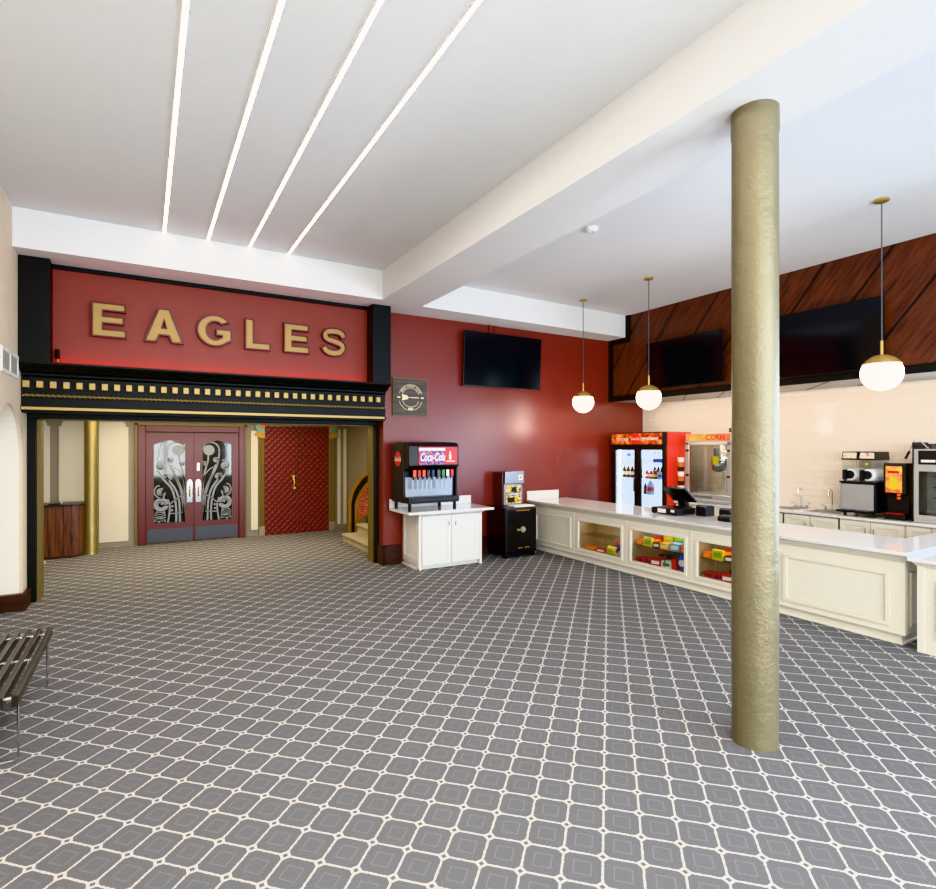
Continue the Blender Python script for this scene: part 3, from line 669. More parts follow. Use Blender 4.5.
# ------------------------------------------------------------------ white cabinet with soda machine
t = thing('base_cabinet', 'white two-door cabinet against the red wall below the soda machine', 'cabinet', (4.15, 7.85, 0))
MB().box(3.60, 4.70, 7.55, 8.17, .07, .865).box(3.62, 4.68, 7.60, 8.17, 0, .07).box(3.585, 3.63, 7.53, 7.58, 0, .865).box(4.67, 4.715, 7.53, 7.58, 0, .865).box(3.585, 3.60, 7.53, 8.17, 0, .04).build('body', 'white', t, bevel=.004)
MB().frame(7.60, 8.12, .12, .82, .06, (3.60, 0, 0), Y_, Z_, NX, .012).build('side_panel', 'white', t)
MB().hexa([(3.6, 7.54, .82), (4.7, 7.54, .82), (4.7, 8.17, .82), (3.6, 8.17, .82)], [(3.55, 7.47, .868), (4.76, 7.47, .868), (4.76, 8.17, .868), (3.55, 8.17, .868)]).build('cove_moulding', 'white', t)
for x0, x1, hx in ((3.64, 4.145, 4.09), (4.155, 4.66, 4.21)):
    d = MB().box(x0, x1, 7.528, 7.548, .075, .82).frame(x0, x1, .075, .82, .065, (0, 7.53, 0), X_, Z_, NY, .012).build('door', 'white', t, bevel=.003)
    MB().tube([(hx, 7.518, .66), (hx, 7.495, .665), (hx, 7.49, .70), (hx, 7.495, .735), (hx, 7.518, .74)], .008, 8).build('handle', 'chrome', d, smooth=True)
t = thing('worktop', 'white quartz top with low backsplash on the two-door cabinet', 'countertop', (4.12, 7.8, .868))
MB().box(3.37, 4.88, 7.42, 8.175, .869, .91).build('slab', 'quartz', t, bevel=.006); MB().box(3.37, 4.88, 8.15, 8.178, .911, 1.05).build('backsplash', 'quartz', t, bevel=.003)

t = thing('soda_fountain', 'black soda dispenser with lit red cola panel on the white cabinet', 'soda machine', (3.82, 7.8, .911))
sx0, sx1, sy0, sy1 = 3.40, 4.255, 7.50, 8.10
S = [(sy1, 1.03), (sy1, 1.93), (sy1 - .25, 1.965), (sy0 + .04, 1.95), (sy0 - .02, 1.90), (sy0 - .03, 1.60), (sy0 + .05, 1.55), (sy0 + .15, 1.52), (sy0 + .17, 1.12), (sy0 - .01, 1.10), (sy0 - .02, 1.03)]
MB().prism(S, (sx0, 0, 0), Y_, Z_, X_, sx1 - sx0).build('case', 'blackp', t, bevel=.008)
side = [(sy1, 1.03), (sy1, 1.93), (sy0 + .16, 1.945), (sy0 + .16, 1.03)]
MB().prism(side, (sx0 - .012, 0, 0), Y_, Z_, X_, .013).build('side_panel', 'blackp', t, bevel=.003)
MB().prism(side, (sx1 - .001, 0, 0), Y_, Z_, X_, .013).build('side_panel', 'blackp', t, bevel=.003)
MB().prism(circ(.115, 30), (sx0 - .013, 7.86, 1.70), NY, Z_, NX, .004).build('round_decal', 'coke', t)
MB().text('Coca-Cola', .095, (sx0 - .017, 7.86, 1.70), NY, Z_, NX, .001, sx=.6, shear=.35, bold=.01).build('lettering', 'whitep', t, recalc=False)
fp = MB().box(3.555, 4.215, 7.462, 7.478, 1.615, 1.885).build('lit_panel', 'cokelit', t, bevel=.006)
MB().prism([(3.575, 1.615), (3.975, 1.615), (4.0, 1.83), (3.56, 1.83)], (0, 7.461, 0), X_, Z_, NY, .002).build('cup_print', 'cupprint', fp)
MB().prism([(3.55, 1.83), (4.005, 1.83), (4.0, 1.87), (3.56, 1.87)], (0, 7.461, 0), X_, Z_, NY, .003).build('cup_lid', 'whitep', fp)
MB().text('Coca-Cola', .175, (3.79, 7.458, 1.735), X_, Z_, NY, .002, sx=.56, shear=.3, bold=.012).build('lettering', 'whitep', fp, recalc=False)
MB().prism([(-.02, 0), (.02, 0), (.02, .07), (.009, .1), (.009, .13), (-.009, .13), (-.009, .1), (-.02, .07)], (4.09, 7.461, 1.69), X_, Z_, NY, .002).box(4.02, 4.17, 7.459, 7.461, 1.658, 1.672).build('bottle_print', 'whitep', fp)
MB().box(3.42, 4.235, 7.655, 7.672, 1.12, 1.43).build('splash_plate', 'silverpanel', t)
for i in range(9):
    x = 3.515 + i * .078 + (.02 if i > 4 else 0); mid = i == 4
    cols = ['orangew', 'redw', 'orangew', 'brownw', 'navy', 'grey', 'greenw', 'paper', 'coke']
    v = MB().box(x - .022, x + .022, 7.53, 7.66, 1.42, 1.53).build('valve', 'blackp', t, bevel=.004)
    MB().box(x - .024, x + .024, 7.52, 7.532, 1.435, 1.535).build('flavour_label', cols[i], v)
    MB().cyl((x, 7.57, 1.43), (x, 7.57, 1.385), .014, .01, 10).build('nozzle', 'blackm', v)
    MB().box(x - .017, x + .017, 7.585, 7.592, 1.24, 1.40).build('lever', 'silverpanel', v)
MB().box(sx0 - .005, sx1 + .005, 7.47, 7.68, 1.045, 1.125).box(sx0 + .03, sx1 - .03, 7.455, 7.475, 1.06, 1.11).build('drip_tray', 'blackp', t, bevel=.006)
for x in (3.44, 4.21):
    for y in (7.54, 8.05): MB().cyl((x, y, .911), (x, y, 1.04), .026, seg=14).build('foot', 'blackm', t)
MB().box(4.265, 4.30, 7.60, 7.95, 1.10, 1.72).build('side_hopper', 'blackm', t, bevel=.005)

# ------------------------------------------------------------------ safe and dispenser
t = thing('safe', 'old worn black steel safe on the floor beside the white cabinet', 'safe', (5.55, 7.87, 0))
MB().box(5.21, 5.86, 7.58, 8.16, .085, .855).build('body', 'safe', t, bevel=.018)
d = MB().box(5.23, 5.845, 7.56, 7.582, .11, .835).build('door', 'safe', t, bevel=.012)
MB().cyl((5.555, 7.562, .48), (5.555, 7.535, .48), .052, .045, 24).cyl((5.555, 7.535, .48), (5.555, 7.52, .48), .02, seg=14).build('dial', 'steel', d, smooth=True)
MB().cyl((5.45, 7.562, .48), (5.45, 7.54, .48), .02).tube([(5.45, 7.54, .48), (5.49, 7.535, .475)], .01).build('handle', 'brass', d, smooth=True)
for z in (.33, .64): MB().cyl((5.852, 7.567, z - .04), (5.852, 7.567, z + .04), .016).build('hinge', 'steel', d)
m = MB()
m.box(5.42, 5.70, 7.557, 7.561, .80, .812)
for x in (5.46, 5.51, 5.60, 5.65): m.box(x, x + .03, 7.557, 7.561, .165, .18)
m.build('worn_gilt_lines', 'ochre', d)
for x in (5.26, 5.81):
    for y in (7.64, 8.10): MB().cyl((x - .025, y, .045), (x + .025, y, .045), .044, seg=18).build('wheel', 'blackm', t, smooth=True)
MB().box(5.26, 5.81, 7.60, 8.14, .05, .09).build('undercarriage', 'safe', t)
t = thing('topping_dispenser', 'small steel topping dispenser with yellow popcorn poster on the black safe', 'dispenser', (5.56, 8.0, .857))
MB().box(5.36, 5.775, 7.90, 8.165, .858, 1.44).build('case', 'brownsteel', t, bevel=.008)
MB().box(5.40, 5.80, 7.86, 7.90, 1.24, 1.455).build('head', 'silverpanel', t, bevel=.008)
pp = MB().box(5.385, 5.775, 7.875, 7.90, .865, 1.235).build('front_frame', 'silverpanel', t, bevel=.006)
MB().box(5.43, 5.735, 7.868, 7.876, .90, 1.20).build('poster', 'poster', pp)
MB().prism([(5.52, 1.09), (5.66, 1.09), (5.64, 1.17), (5.69, 1.18), (5.48, 1.18), (5.54, 1.17)], (0, 7.8675, 0), X_, Z_, NY, .002).box(5.45, 5.60, 7.866, 7.868, .91, 1.0).build('black_print', 'blackm', pp)
MB().hexa([(5.45, 7.8655, 1.015), (5.72, 7.8655, 1.035), (5.72, 7.868, 1.035), (5.45, 7.868, 1.015)], [(5.45, 7.8655, 1.075), (5.72, 7.8655, 1.095), (5.72, 7.868, 1.095), (5.45, 7.868, 1.075)]).build('banner', 'navy', pp)
MB().text('POPCORN', .05, (5.585, 7.865, 1.055), (1, 0, .06), Z_, NY, .001, bold=.02).build('lettering', 'whitep', pp, recalc=False)
MB().box(5.68, 5.76, 7.853, 7.861, 1.30, 1.39).build('switch_plate', 'paper', t); MB().cyl((5.72, 7.855, 1.345), (5.72, 7.845, 1.345), .016).build('red_button', 'coke', t)
o = MB().box(5.42, 5.84, 7.60, 7.84, .8565, .878).build('white_tray', 'paper', bevel=.005); tag(o, 'flat white tray lying on top of the black safe before the dispenser', 'tray')

# ------------------------------------------------------------------ concession counter
CX = 6.20
t = thing('concession_counter', 'long cream concession counter with panels and three glass display windows', 'counter', (6.6, 5.3, 0))
wins = [(5.94, 6.89), (4.81, 5.75), (3.68, 4.62)]
zb, zt = .205, .67
m = MB()
m.box(CX + .035, 6.95, 2.40, 8.21, 0, .10)                                     # plinth
m.box(CX + .02, 6.95, 2.385, 8.21, .0, .018)
m.box(CX, CX + .03, 2.36, 8.215, .10, zb).box(CX, CX + .03, 2.36, 8.215, zt, .865)
edges = [8.215, 6.89, 5.94, 5.75, 4.81, 4.62, 3.68, 2.36]
for a, b in zip(edges[::2], edges[1::2]): m.box(CX, CX + .03, b, a, zb, zt)
m.box(CX + .03, 6.95, 7.0, 8.21, .10, .865).box(CX + .03, 7.05, 2.36, 3.6, .10, .865).box(CX + .03, 6.95, 3.6, 7.0, .10, .19).box(CX + .03, 6.95, 3.6, 7.0, .69, .865)
for y in (5.845, 4.715): m.box(CX + .03, 6.9, y - .02, y + .02, .19, .69)
m.build('body', 'cream', t, bevel=.004)
MB().hexa([(CX - .0, 2.36, .79), (7.0, 2.36, .79), (7.0, 8.2, .79), (CX - .0, 8.2, .79)], [(CX - .065, 2.31, .862), (7.0, 2.31, .862), (7.0, 8.2, .862), (CX - .065, 8.2, .862)]).build('cove_moulding', 'cream', t)
MB().box(CX - .008, CX, 2.36, 8.21, .10, .128).build('base_moulding', 'cream', t, bevel=.004)
for y0, y1 in ((7.07, 8.03), (2.48, 3.50)):
    MB().frame(-y1, -y0, .17, .69, .035, (CX, 0, 0), NY, Z_, NX, .018).build('panel_moulding', 'cream', t)
for y in (7.005, 5.845, 4.715, 3.59): MB().box(CX - .007, CX, y - .017, y + .017, .13, .79).build('stile', 'cream', t, bevel=.003)
MB().frame(6.30, 6.90, .17, .69, .035, (0, 2.36, 0), X_, Z_, NY, .015).build('panel_moulding', 'cream', t)
for y0, y1 in wins:
    w = MB().frame(-y1 - .03, -y0 + .03, zb - .03, zt + .03, .035, (CX, 0, 0), NY, Z_, NX, .016).build('display_window', 'cream', t)
    MB().box(CX + .012, CX + .016, y0, y1, zb, zt).build('pane', 'glass', w)
    MB().box(6.62, 6.64, y0 - .03, y1 + .03, .191, .689).box(6.235, 6.62, y1 + .034, y1 + .04, .191, .689).box(6.235, 6.62, y0 - .04, y0 - .034, .191, .689).build('case_back', 'tanpanel', w)
    MB().box(6.27, 6.60, y0 - .02, y1 + .02, .435, .443).build('glass_shelf', 'acrylic', w)
    MB().cyl((6.283, y0 + .40, .19), (6.283, y0 + .40, .435), .009, seg=10).build('shelf_post', 'chrome', w)
t = thing('worktop', 'long white quartz top along the concession counter turning right at its near end', 'countertop', (6.6, 5.2, .865))
MB().prism([(6.12, 8.215), (6.12, 2.31), (8.56, 2.31), (8.56, 2.70), (7.10, 2.70), (7.10, 8.215)], (0, 0, .866), X_, Y_, Z_, .035).build('slab', 'quartz', t, bevel=.006)
MB().box(6.12, 6.87, 8.19, 8.216, .902, 1.06).build('backsplash', 'quartz', t, bevel=.003)
t = thing('concession_counter', 'cream return of the counter at the right edge behind the lower counter', 'counter', (8.0, 2.5, 0))
MB().box(7.06, 8.5, 2.38, 2.66, .10, .864).box(7.06, 8.5, 2.42, 2.62, 0, .10).build('body', 'cream', t); MB().frame(7.2, 8.4, .17, .69, .035, (0, 2.38, 0), X_, Z_, NY, .015).build('panel_moulding', 'cream', t)
t = thing('low_counter', 'lower cream counter with white top at the right edge of the photo', 'counter', (6.5, 1.6, 0))
MB().box(6.15, 6.85, .6, 2.235, 0, .80).box(6.14, 6.19, 2.19, 2.245, 0, .80).build('body', 'cream', t, bevel=.004)
MB().hexa([(6.15, .6, .78), (6.85, .6, .78), (6.85, 2.235, .78), (6.15, 2.235, .78)], [(6.11, .6, .832), (6.88, .6, .832), (6.88, 2.28, .832), (6.11, 2.28, .832)]).build('cove_moulding', 'cream', t)
MB().box(6.09, 6.9, .58, 2.305, .833, .864).build('top', 'quartz', t, bevel=.005)
MB().frame(-2.10, -.7, .15, .68, .035, (6.15, 0, 0), NY, Z_, NX, .016).build('panel_moulding', 'cream', t)

# candy in the display cases: (fraction from left, width, height, shelf, depth, colour, stripe, kind, words)
WN = ['far display window', 'middle display window', 'near display window']
def candy(w, s0, s1, h, shelf, dep, body, stripe, kind, words, row=0):
    y1w, y0w = wins[w][1], wins[w][0]; W = y1w - y0w
    ya = y1w - s0 * W; yb = y1w - s1 * W; z = .1905 if shelf == 0 else .4435
    x = 6.30 + row * .16 if shelf else 6.30 + row * .16
    m = MB()
    if kind == 'candy_box':
        m.box(x, x + dep, yb, ya, z, z + h).prism([(-ya + (ya-yb)*.12, z + h*.2), (-yb - (ya-yb)*.12, z + h*.28), (-yb - (ya-yb)*.12, z + h*.8), (-ya + (ya-yb)*.12, z + h*.72)], (x, 0, 0), NY, Z_, NX, .002, 1)
    else:
        N_ = 7; yc_ = (ya + yb) / 2; hw = (ya - yb) / 2; prof = []
        for i in range(N_ + 1):
            f = i / N_; bul = math.sin(PI * f) ** .6 * dep / 2; prof.append((hw * (1 - .10 * math.sin(PI * f)), bul, z + h * f))
        vs = []
        for a, b, c in prof: vs += [(x + dep/2 + .02*c - b, yc_ + a * .97, c), (x + dep/2 - b * 1.35 - .004, yc_, c), (x + dep/2 - b, yc_ - a * .97, c), (x + dep/2 + b + .004, yc_, c)]
        m.add(vs, [(4*i + k, 4*i + (k+1) % 4, 4*i + 4 + (k+1) % 4, 4*i + 4 + k) for i in range(N_) for k in range(4)] + [(3,2,1,0), tuple(4*N_ + k for k in range(4))])
        m.prism(circ(hw * .62, 16, -yc_, z + h * .5, ry=h * .2), (x + dep/2 - dep * .68 - .006, 0, 0), NY, Z_, NX, .003, 1)
    o = m.build(kind, [body, stripe]); tag(o, f'{words} in the {WN[w]}', 'candy', 'candy in the counter display windows')
candy(0, .03, .29, .05, 0, .14, 'orangew', 'olivew', 'candy_box', 'low orange candy box at bottom left')
candy(0, .33, .53, .065, 0, .14, 'redw', 'paper', 'candy_box', 'red and white candy box second along the bottom')
candy(0, .56, .79, .13, 0, .08, 'yellow', 'lime', 'candy_bag', 'yellow and green candy bag standing')
candy(0, .58, .80, .20, 0, .07, 'redw', 'blue', 'candy_bag', 'tall red candy bag behind the yellow bag', 1)
candy(0, .82, .99, .075, 0, .12, 'ltblue', 'amber', 'candy_box', 'blue and white candy box at bottom right')
candy(0, .84, .95, .17, 0, .02, 'paper', 'paper', 'candy_box', 'upright white card box at the right', 1)
candy(0, .70, .80, .17, 1, .05, 'paper', 'ltblue', 'candy_bag', 'pale wrapped candy bag on the glass shelf', 1)
candy(0, .86, .96, .17, 1, .05, 'navy', 'paper', 'candy_bag', 'dark blue candy bag on the glass shelf', 1)
for w in (1, 2):
    candy(w, .01, .13, .072, 1, .14, 'orangew', 'amber', 'candy_box', 'orange candy box at left of shelf')
    candy(w, .15, .31, .125, 1, .05, 'yellow', 'lime', 'candy_box', 'yellow candy box standing on the glass shelf')
    candy(w, .34, .46, .075, 1, .14, 'brownw', 'paper', 'candy_box', 'dark brown and white candy box on the glass shelf')
    candy(w, .47, .63, .085, 1, .14, 'amber', 'cream2', 'candy_box', 'amber candy box right of centre on the glass shelf')
    candy(w, .65, .82, .105, 1, .14, 'ltblue', 'paper', 'candy_box', 'pale blue candy box on the glass shelf')
    candy(w, .84, .995, .085, 1, .14, 'orangew', 'yellow', 'candy_box', 'orange and yellow candy box at right of shelf')
    candy(w, .20, .36, .12, 1, .12, 'redw', 'amber', 'candy_box', 'red candy box in the back row of the shelf', 1)
    candy(w, .40, .57, .16, 1, .12, 'olivew', 'lime', 'candy_box', 'olive yellow candy box in the back row of the shelf', 1)
    candy(w, .60, .78, .17, 1, .12, 'lime', 'greenw', 'candy_box', 'lime green candy box in the back row of the shelf', 1)
    candy(w, .80, .97, .19, 1, .12, 'orangew', 'redw', 'candy_box', 'tall orange candy box in the back row of the shelf', 1)
    candy(w, .02, .18, .07, 0, .14, 'redw', 'brownw', 'candy_box', 'red candy box at the bottom left corner')
    candy(w, .20, .27, .08, 0, .14, 'redw', 'navy', 'candy_box', 'narrow red candy box on the bottom')
    candy(w, .29, .48, .085, 0, .14, 'redw', 'paper', 'candy_box', 'wide red and white candy box on the bottom')
    candy(w, .50, .67, .09, 0, .14, 'paper', 'greenw', 'candy_box', 'white and green candy box on the bottom')
    candy(w, .68, .77, .15, 0, .10, 'redw', 'redw', 'candy_box', 'upright plain red candy box on the bottom')
    candy(w, .79, .97, .235, 0, .08, 'blue', 'paper', 'candy_bag', 'tall blue candy bag standing at bottom right')
    candy(w, .30, .46, .13, 0, .12, 'brownw', 'redw', 'candy_box', 'dark brown candy box in the bottom back row', 1)

# ------------------------------------------------------------------ things on the counter
t = thing('cash_drawer', 'black cash drawer under the angled screen on the concession counter', 'cash drawer', (6.66, 5.52, .902))
MB().box(6.51, 6.94, 5.20, 5.64, .912, 1.0).build('case', 'blackp', t, bevel=.006); MB().box(6.504, 6.512, 5.38, 5.52, .93, .985).build('white_label', 'paper', t); MB().box(6.506, 6.512, 5.23, 5.29, .95, .985).build('white_label', 'paper', t)
for x in (6.54, 6.91):
    for y in (5.23, 5.61): MB().cyl((x, y, .902), (x, y, .914), .015, seg=10).build('foot', 'blackm', t)
t = thing('till_screen', 'black touch screen tilted on a stand, seen from behind, on the cash drawer', 'monitor', (6.7, 5.5, 1.0))
MB().box(6.72, 6.92, 5.24, 5.42, 1.001, 1.018).build('base', 'blackp', t, bevel=.004)
MB().prism([(6.80, 1.018), (6.89, 1.018), (6.86, 1.17), (6.76, 1.17)], (0, 5.27, 0), X_, Z_, Y_, .12).build('neck', 'blackp', t, bevel=.004)
tt = [(6.60, 1.285), (6.62, 1.305), (6.88, 1.10), (6.86, 1.08)]
MB().prism(tt, (0, 5.13, 0), X_, Z_, Y_, .40).build('screen_case', 'blackp', t, bevel=.006)
MB().prism([(6.66, 1.22), (6.64, 1.235), (6.80, 1.11), (6.82, 1.095)], (0, 5.20, 0), X_, Z_, Y_, .26).build('rear_housing', 'blackm', t, bevel=.004)
MB().prism([(6.621, 1.306), (6.623, 1.308), (6.883, 1.103), (6.881, 1.101)], (0, 5.15, 0), X_, Z_, Y_, .36).build('screen', 'screen', t)
def printer(x, y, lab, h=.15):
    t = thing('receipt_printer', lab, 'printer', (x, y, .902))
    S = [(0, .0), (.20, 0), (.20, h * .9), (.15, h), (.02, h), (0, h * .85)]
    MB().prism(S, (x - .1, y - .08, .903), X_, Z_, Y_, .16).build('case', 'grey' if False else 'blackp', t, bevel=.006)
    MB().box(x - .085, x + .02, y - .06, y + .06, .902 + h, .906 + h).build('lid', 'grey', t); MB().box(x - .103, x - .099, y - .05, y + .05, .902 + h * .6, .902 + h * .68).build('paper_slot', 'blackm', t)
printer(6.92, 5.03, 'black receipt printer right of the till screen on the concession counter')
printer(6.86, 4.62, 'black receipt printer half hidden by the thick gold pillar')
t = thing('card_reader', 'low black card reader on the counter touching the gold pillar edge', 'card reader', (6.64, 4.55, .902))
MB().prism([(0, 0), (.16, 0), (.16, .085), (.02, .065), (0, .05)], (6.58, 4.42, .903), X_, Z_, Y_, .18).build('case', 'blackm', t, bevel=.008); MB().box(6.60, 6.72, 4.44, 4.58, .968, .982).build('keypad', 'grey', t)

# ------------------------------------------------------------------ drinks fridge
FX = 8.14; fy0, fy1, fz = 6.74, 8.06, 2.16
t = thing('drinks_fridge', 'two-door glass drinks fridge with fiery cola header against the red wall', 'fridge', (8.5, 7.4, 0))
m = MB(); m.box(FX + .06, 8.86, fy0, fy0 + .03, .05, fz, 1).box(FX + .06, 8.86, fy1 - .03, fy1, .05, fz).box(FX + .06, 8.86, fy0 + .03, fy1 - .03, fz - .28, fz).box(FX + .06, 8.86, fy0 + .03, fy1 - .03, .05, .3).box(8.83, 8.86, fy0 + .03, fy1 - .03, .3, fz - .28).box(FX + .1, 8.8, fy0 + .1, fy1 - .1, 0, .05)
m.build('cabinet', ['blackm', 'fridgered'], t)
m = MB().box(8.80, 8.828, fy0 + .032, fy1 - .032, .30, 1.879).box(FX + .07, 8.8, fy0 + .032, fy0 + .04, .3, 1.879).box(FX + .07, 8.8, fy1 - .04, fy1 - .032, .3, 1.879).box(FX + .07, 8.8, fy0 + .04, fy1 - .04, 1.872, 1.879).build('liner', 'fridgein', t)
for y in (7.92, 7.40): MB().box(FX + .075, FX + .10, y - .02, y + .02, .32, 1.86).build('light_tube', 'fridgeled', t)
h = MB().box(FX - .01, FX + .06, fy0, fy1, 1.90, fz).build('header', 'blackm', t)
MB().box(FX - .016, FX - .01, fy0 + .06, fy1 - .02, 1.935, fz - .02).build('header_print', 'fire', h)
MB().prism(circ(.112, 28), (FX - .017, 7.43, 2.042), NY, Z_, NX, .003).build('red_disc', 'cokelit', h)
MB().text('Coca-Cola', .075, (FX - .0205, 7.43, 2.04), NY, Z_, NX, .001, sx=.62, shear=.35, bold=.01).text('ICE COLD', .07, (FX - .0165, 7.76, 2.035), NY, Z_, NX, .001, bold=.01).text('REFRESHMENT', .07, (FX - .0165, 7.07, 2.035), NY, Z_, NX, .001, sx=.85, bold=.01).build('lettering', 'whitep', h, recalc=False)
for y0, y1, hy in ((7.405, 8.05, 7.44), (6.75, 7.40, 7.37)):
    d = MB().frame(-y1, -y0, .30, 1.895, .075 if y0 > 7 else .07, (FX + .06, 0, 0), NY, Z_, NX, .05).build('door', 'blackm', t, bevel=.005)
    MB().box(FX + .03, FX + .034, y0 + .06, y1 - .06, .36, 1.84).build('pane', 'glass', d)
    if y0 > 7: MB().tube([(FX + .02, hy, 1.0), (FX - .04, hy, 1.03), (FX - .045, hy, 1.15), (FX - .04, hy, 1.27), (FX + .02, hy, 1.30)], .013, 8).build('handle', 'grey', d, smooth=True)
for z in (.55, .975, 1.275, 1.53, 1.665):
    a, b = (7.42, 8.02) if z in (1.665,) else ((6.78, 7.38) if z == 1.53 else (6.78, 8.02))
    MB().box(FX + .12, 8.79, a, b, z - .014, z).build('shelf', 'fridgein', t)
def bottle(x, y, z, r, h, body, lab_, cap, words, kind='drink_bottle'):
    g = thing(kind, words, 'bottle', (x, y, z), 'drinks in the fridge')
    MB().lathe([(0, 0), (r * .92, 0), (r, .01), (r, h * .56), (r * .9, h * .66), (r * .38, h * .88), (r * .38, h * .94), (0, h * .94)], (x, y, z + .0005), 14).build('body', body, g, smooth=True)
    MB().lathe([(r * 1.02, h * .24), (r * 1.02, h * .52)], (x, y, z), 14).build('wrap_label', lab_, g, smooth=True)
    MB().lathe([(r * .44, h * .92), (r * .44, h), (0, h)], (x, y, z), 10).build('cap', cap, g)
ordn = ['first', 'second', 'third', 'fourth', 'fifth']
for i in range(5): bottle(8.33, 7.90 - i * .105, 1.275, .038, .235, 'brown', 'cream2', 'amber', f'dark cola bottle, {ordn[i]} from left on the middle shelf, left fridge door')
for i in range(4): bottle(8.33, 7.32 - i * .1, 1.275, .037, .17, ('redw', 'redw', 'brownw', 'ltblue')[i], ('paper', 'paper', 'yellow', 'blue')[i], 'paper', f'{("red", "red", "dark red", "blue")[i]} capped bottle, {ordn[i]} from left on the middle shelf, right fridge door')
for i in range(3): bottle(8.56, 7.33 - i * .085, 1.275, .036, .235, 'brown', 'amber', 'coke', f'brown bottle in the back row, {ordn[i]} from left, right fridge door')
for i in range(3): bottle(8.33, 6.95 + i * .09, 1.53, .037, .25, 'acrylic', 'blue', 'blue' if i else 'coke', f'blue-labelled water bottle, {ordn[i]} from right on the top shelf, right fridge door')
bottle(8.33, 7.24, .975, .072, .275, 'ltblue', 'redw', 'paper', 'big pale jug with red label on the lower shelf, right fridge door')
bottle(8.33, 7.365, .975, .035, .22, 'brown', 'brownw', 'coke', 'slim dark bottle beside the big jug, right fridge door')
bottle(8.33, 7.78, 1.665, .035, .16, 'acrylic', 'blue', 'blue', 'small water bottle with blue label on the top shelf, left fridge door')
for i in range(3): bottle(8.33, 7.70 - i * .1, .55, .035, .2, 'acrylic', 'greenw', 'greenw', f'green capped bottle low in the left fridge door, {ordn[i]} from left')

# cup stack between fridge and popper
t = thing('cup_stack', 'tall stack of patterned paper cups between fridge and popcorn machine', 'cups', (8.42, 6.62, .905))
for i in range(9):
    z = .906 + i * .085
    MB().lathe([(.048, z), (.062, z + .1), (.066, z + .105), (.060, z + .105)], (8.42, 6.62 , 0), 18).build('cup', ('brownw', 'orange', 'paper')[i % 3], t, smooth=True)

# ------------------------------------------------------------------ back counter
units = [(5.60, 6.71), (4.887, 5.595), (4.087, 4.887), (3.287, 4.087), (2.72, 3.287)]
words = ['cream base cabinet below the popcorn machine', 'cream base cabinet just right of the gold pillar', 'cream base cabinet below the sinks', 'cream base cabinet below the slush machine', 'cream base cabinet below the food warmer']
for (y0, y1), wd in zip(units, words):
    c = thing('base_cabinet', wd + ' on the tiled wall', 'cabinet', (8.9, (y0 + y1) / 2, 0), 'cream base cabinets along the tiled wall')
    fx = 8.40 if y0 > 5.5 else 8.66
    MB().box(fx, 9.215, y0 + .002, y1 - .002, .09, .862 if abs(y0 - 4.487) > .5 else .69).box(fx + .06, 9.2, y0 + .01, y1 - .01, 0, .09).build('carcass', 'cream', c)
    ym = (y0 + y1) / 2
    for a, b, hy in ((ym + .004, y1 - .015, ym + .05), (y0 + .015, ym - .004, ym - .05)):
        d = MB().box(fx - .018, fx, a, b, .11, .845).frame(-b, -a, .11, .845, .07, (fx - .015, 0, 0), NY, Z_, NX, .012).build('door', 'cream', c, bevel=.003)
        MB().tube([(fx - .025, hy, .66), (fx - .055, hy, .665), (fx - .06, hy, .71), (fx - .055, hy, .755), (fx - .025, hy, .76)], .007, 8).build('handle', 'chrome', d, smooth=True)
t = thing('worktop', 'pale worktop with sinks along the cream tiled wall', 'countertop', (8.9, 4.6, .863))
m = MB(); zz = (.864, .90)
m.box(8.60, 8.74, 2.70, 5.60, *zz).box(9.06, 9.215, 2.70, 5.60, *zz).box(8.345, 9.215, 5.60, 6.72, *zz)
ys = [6.62, 5.22, 4.78, 4.60, 4.22, 2.70]
for a, b in ((5.60, 5.22), (4.78, 4.60), (4.20, 2.70)): m.box(8.74, 9.06, b, a, *zz)
m.build('slab', 'quartz', t)
for (y0, y1), wd in (((4.78, 5.22), 'steel sink basin beside the gold pillar'), ((4.20, 4.60), 'steel sink basin beside the slush machine')):
    s = thing('sink', wd + ' in the back worktop', 'sink', (8.9, (y0 + y1) / 2, .70))
    MB().frame(y0 - .02, y1 + .02, 8.72, 9.08, .025, (0, 0, .9005), Y_, X_, Z_, .006).build('rim', 'steel', s)
    MB().box(8.742, 8.75, y0 + .002, y1 - .002, .72, .899).box(9.05, 9.058, y0 + .002, y1 - .002, .72, .899).box(8.75, 9.05, y0 + .002, y0 + .01, .72, .899).box(8.75, 9.05, y1 - .01, y1 - .002, .72, .899).box(8.75, 9.05, y0 + .01, y1 - .01, .72, .728).build('basin', 'steel', s)
for y, wd in ((4.88, 'chrome gooseneck faucet with two handles nearer the gold pillar'), (4.42, 'chrome gooseneck faucet next to the slush machine')):
    f = thing('faucet', wd, 'faucet', (9.14, y, .90))
    MB().cyl((9.14, y - .09, .905), (9.14, y - .09, .96), .018).cyl((9.14, y + .09, .905), (9.14, y + .09, .96), .018).box(9.12, 9.16, y - .11, y + .11, .901, .918).build('base', 'chrome', f, smooth=True)
    MB().tube([(9.14, y, .91), (9.14, y, 1.17)] + [(9.09 + .05 * math.cos(R(a)), y, 1.18 + .05 * math.sin(R(a))) for a in range(0, 181, 20)] + [(9.04, y, 1.13)], .012, 10).build('spout', 'chrome', f, smooth=True)
    for s in (-1, 1): MB().tube([(9.14, y + s * .09, .97), (9.12, y + s * .15, .985)], .010, 8).build('lever', 'chrome', f, smooth=True)

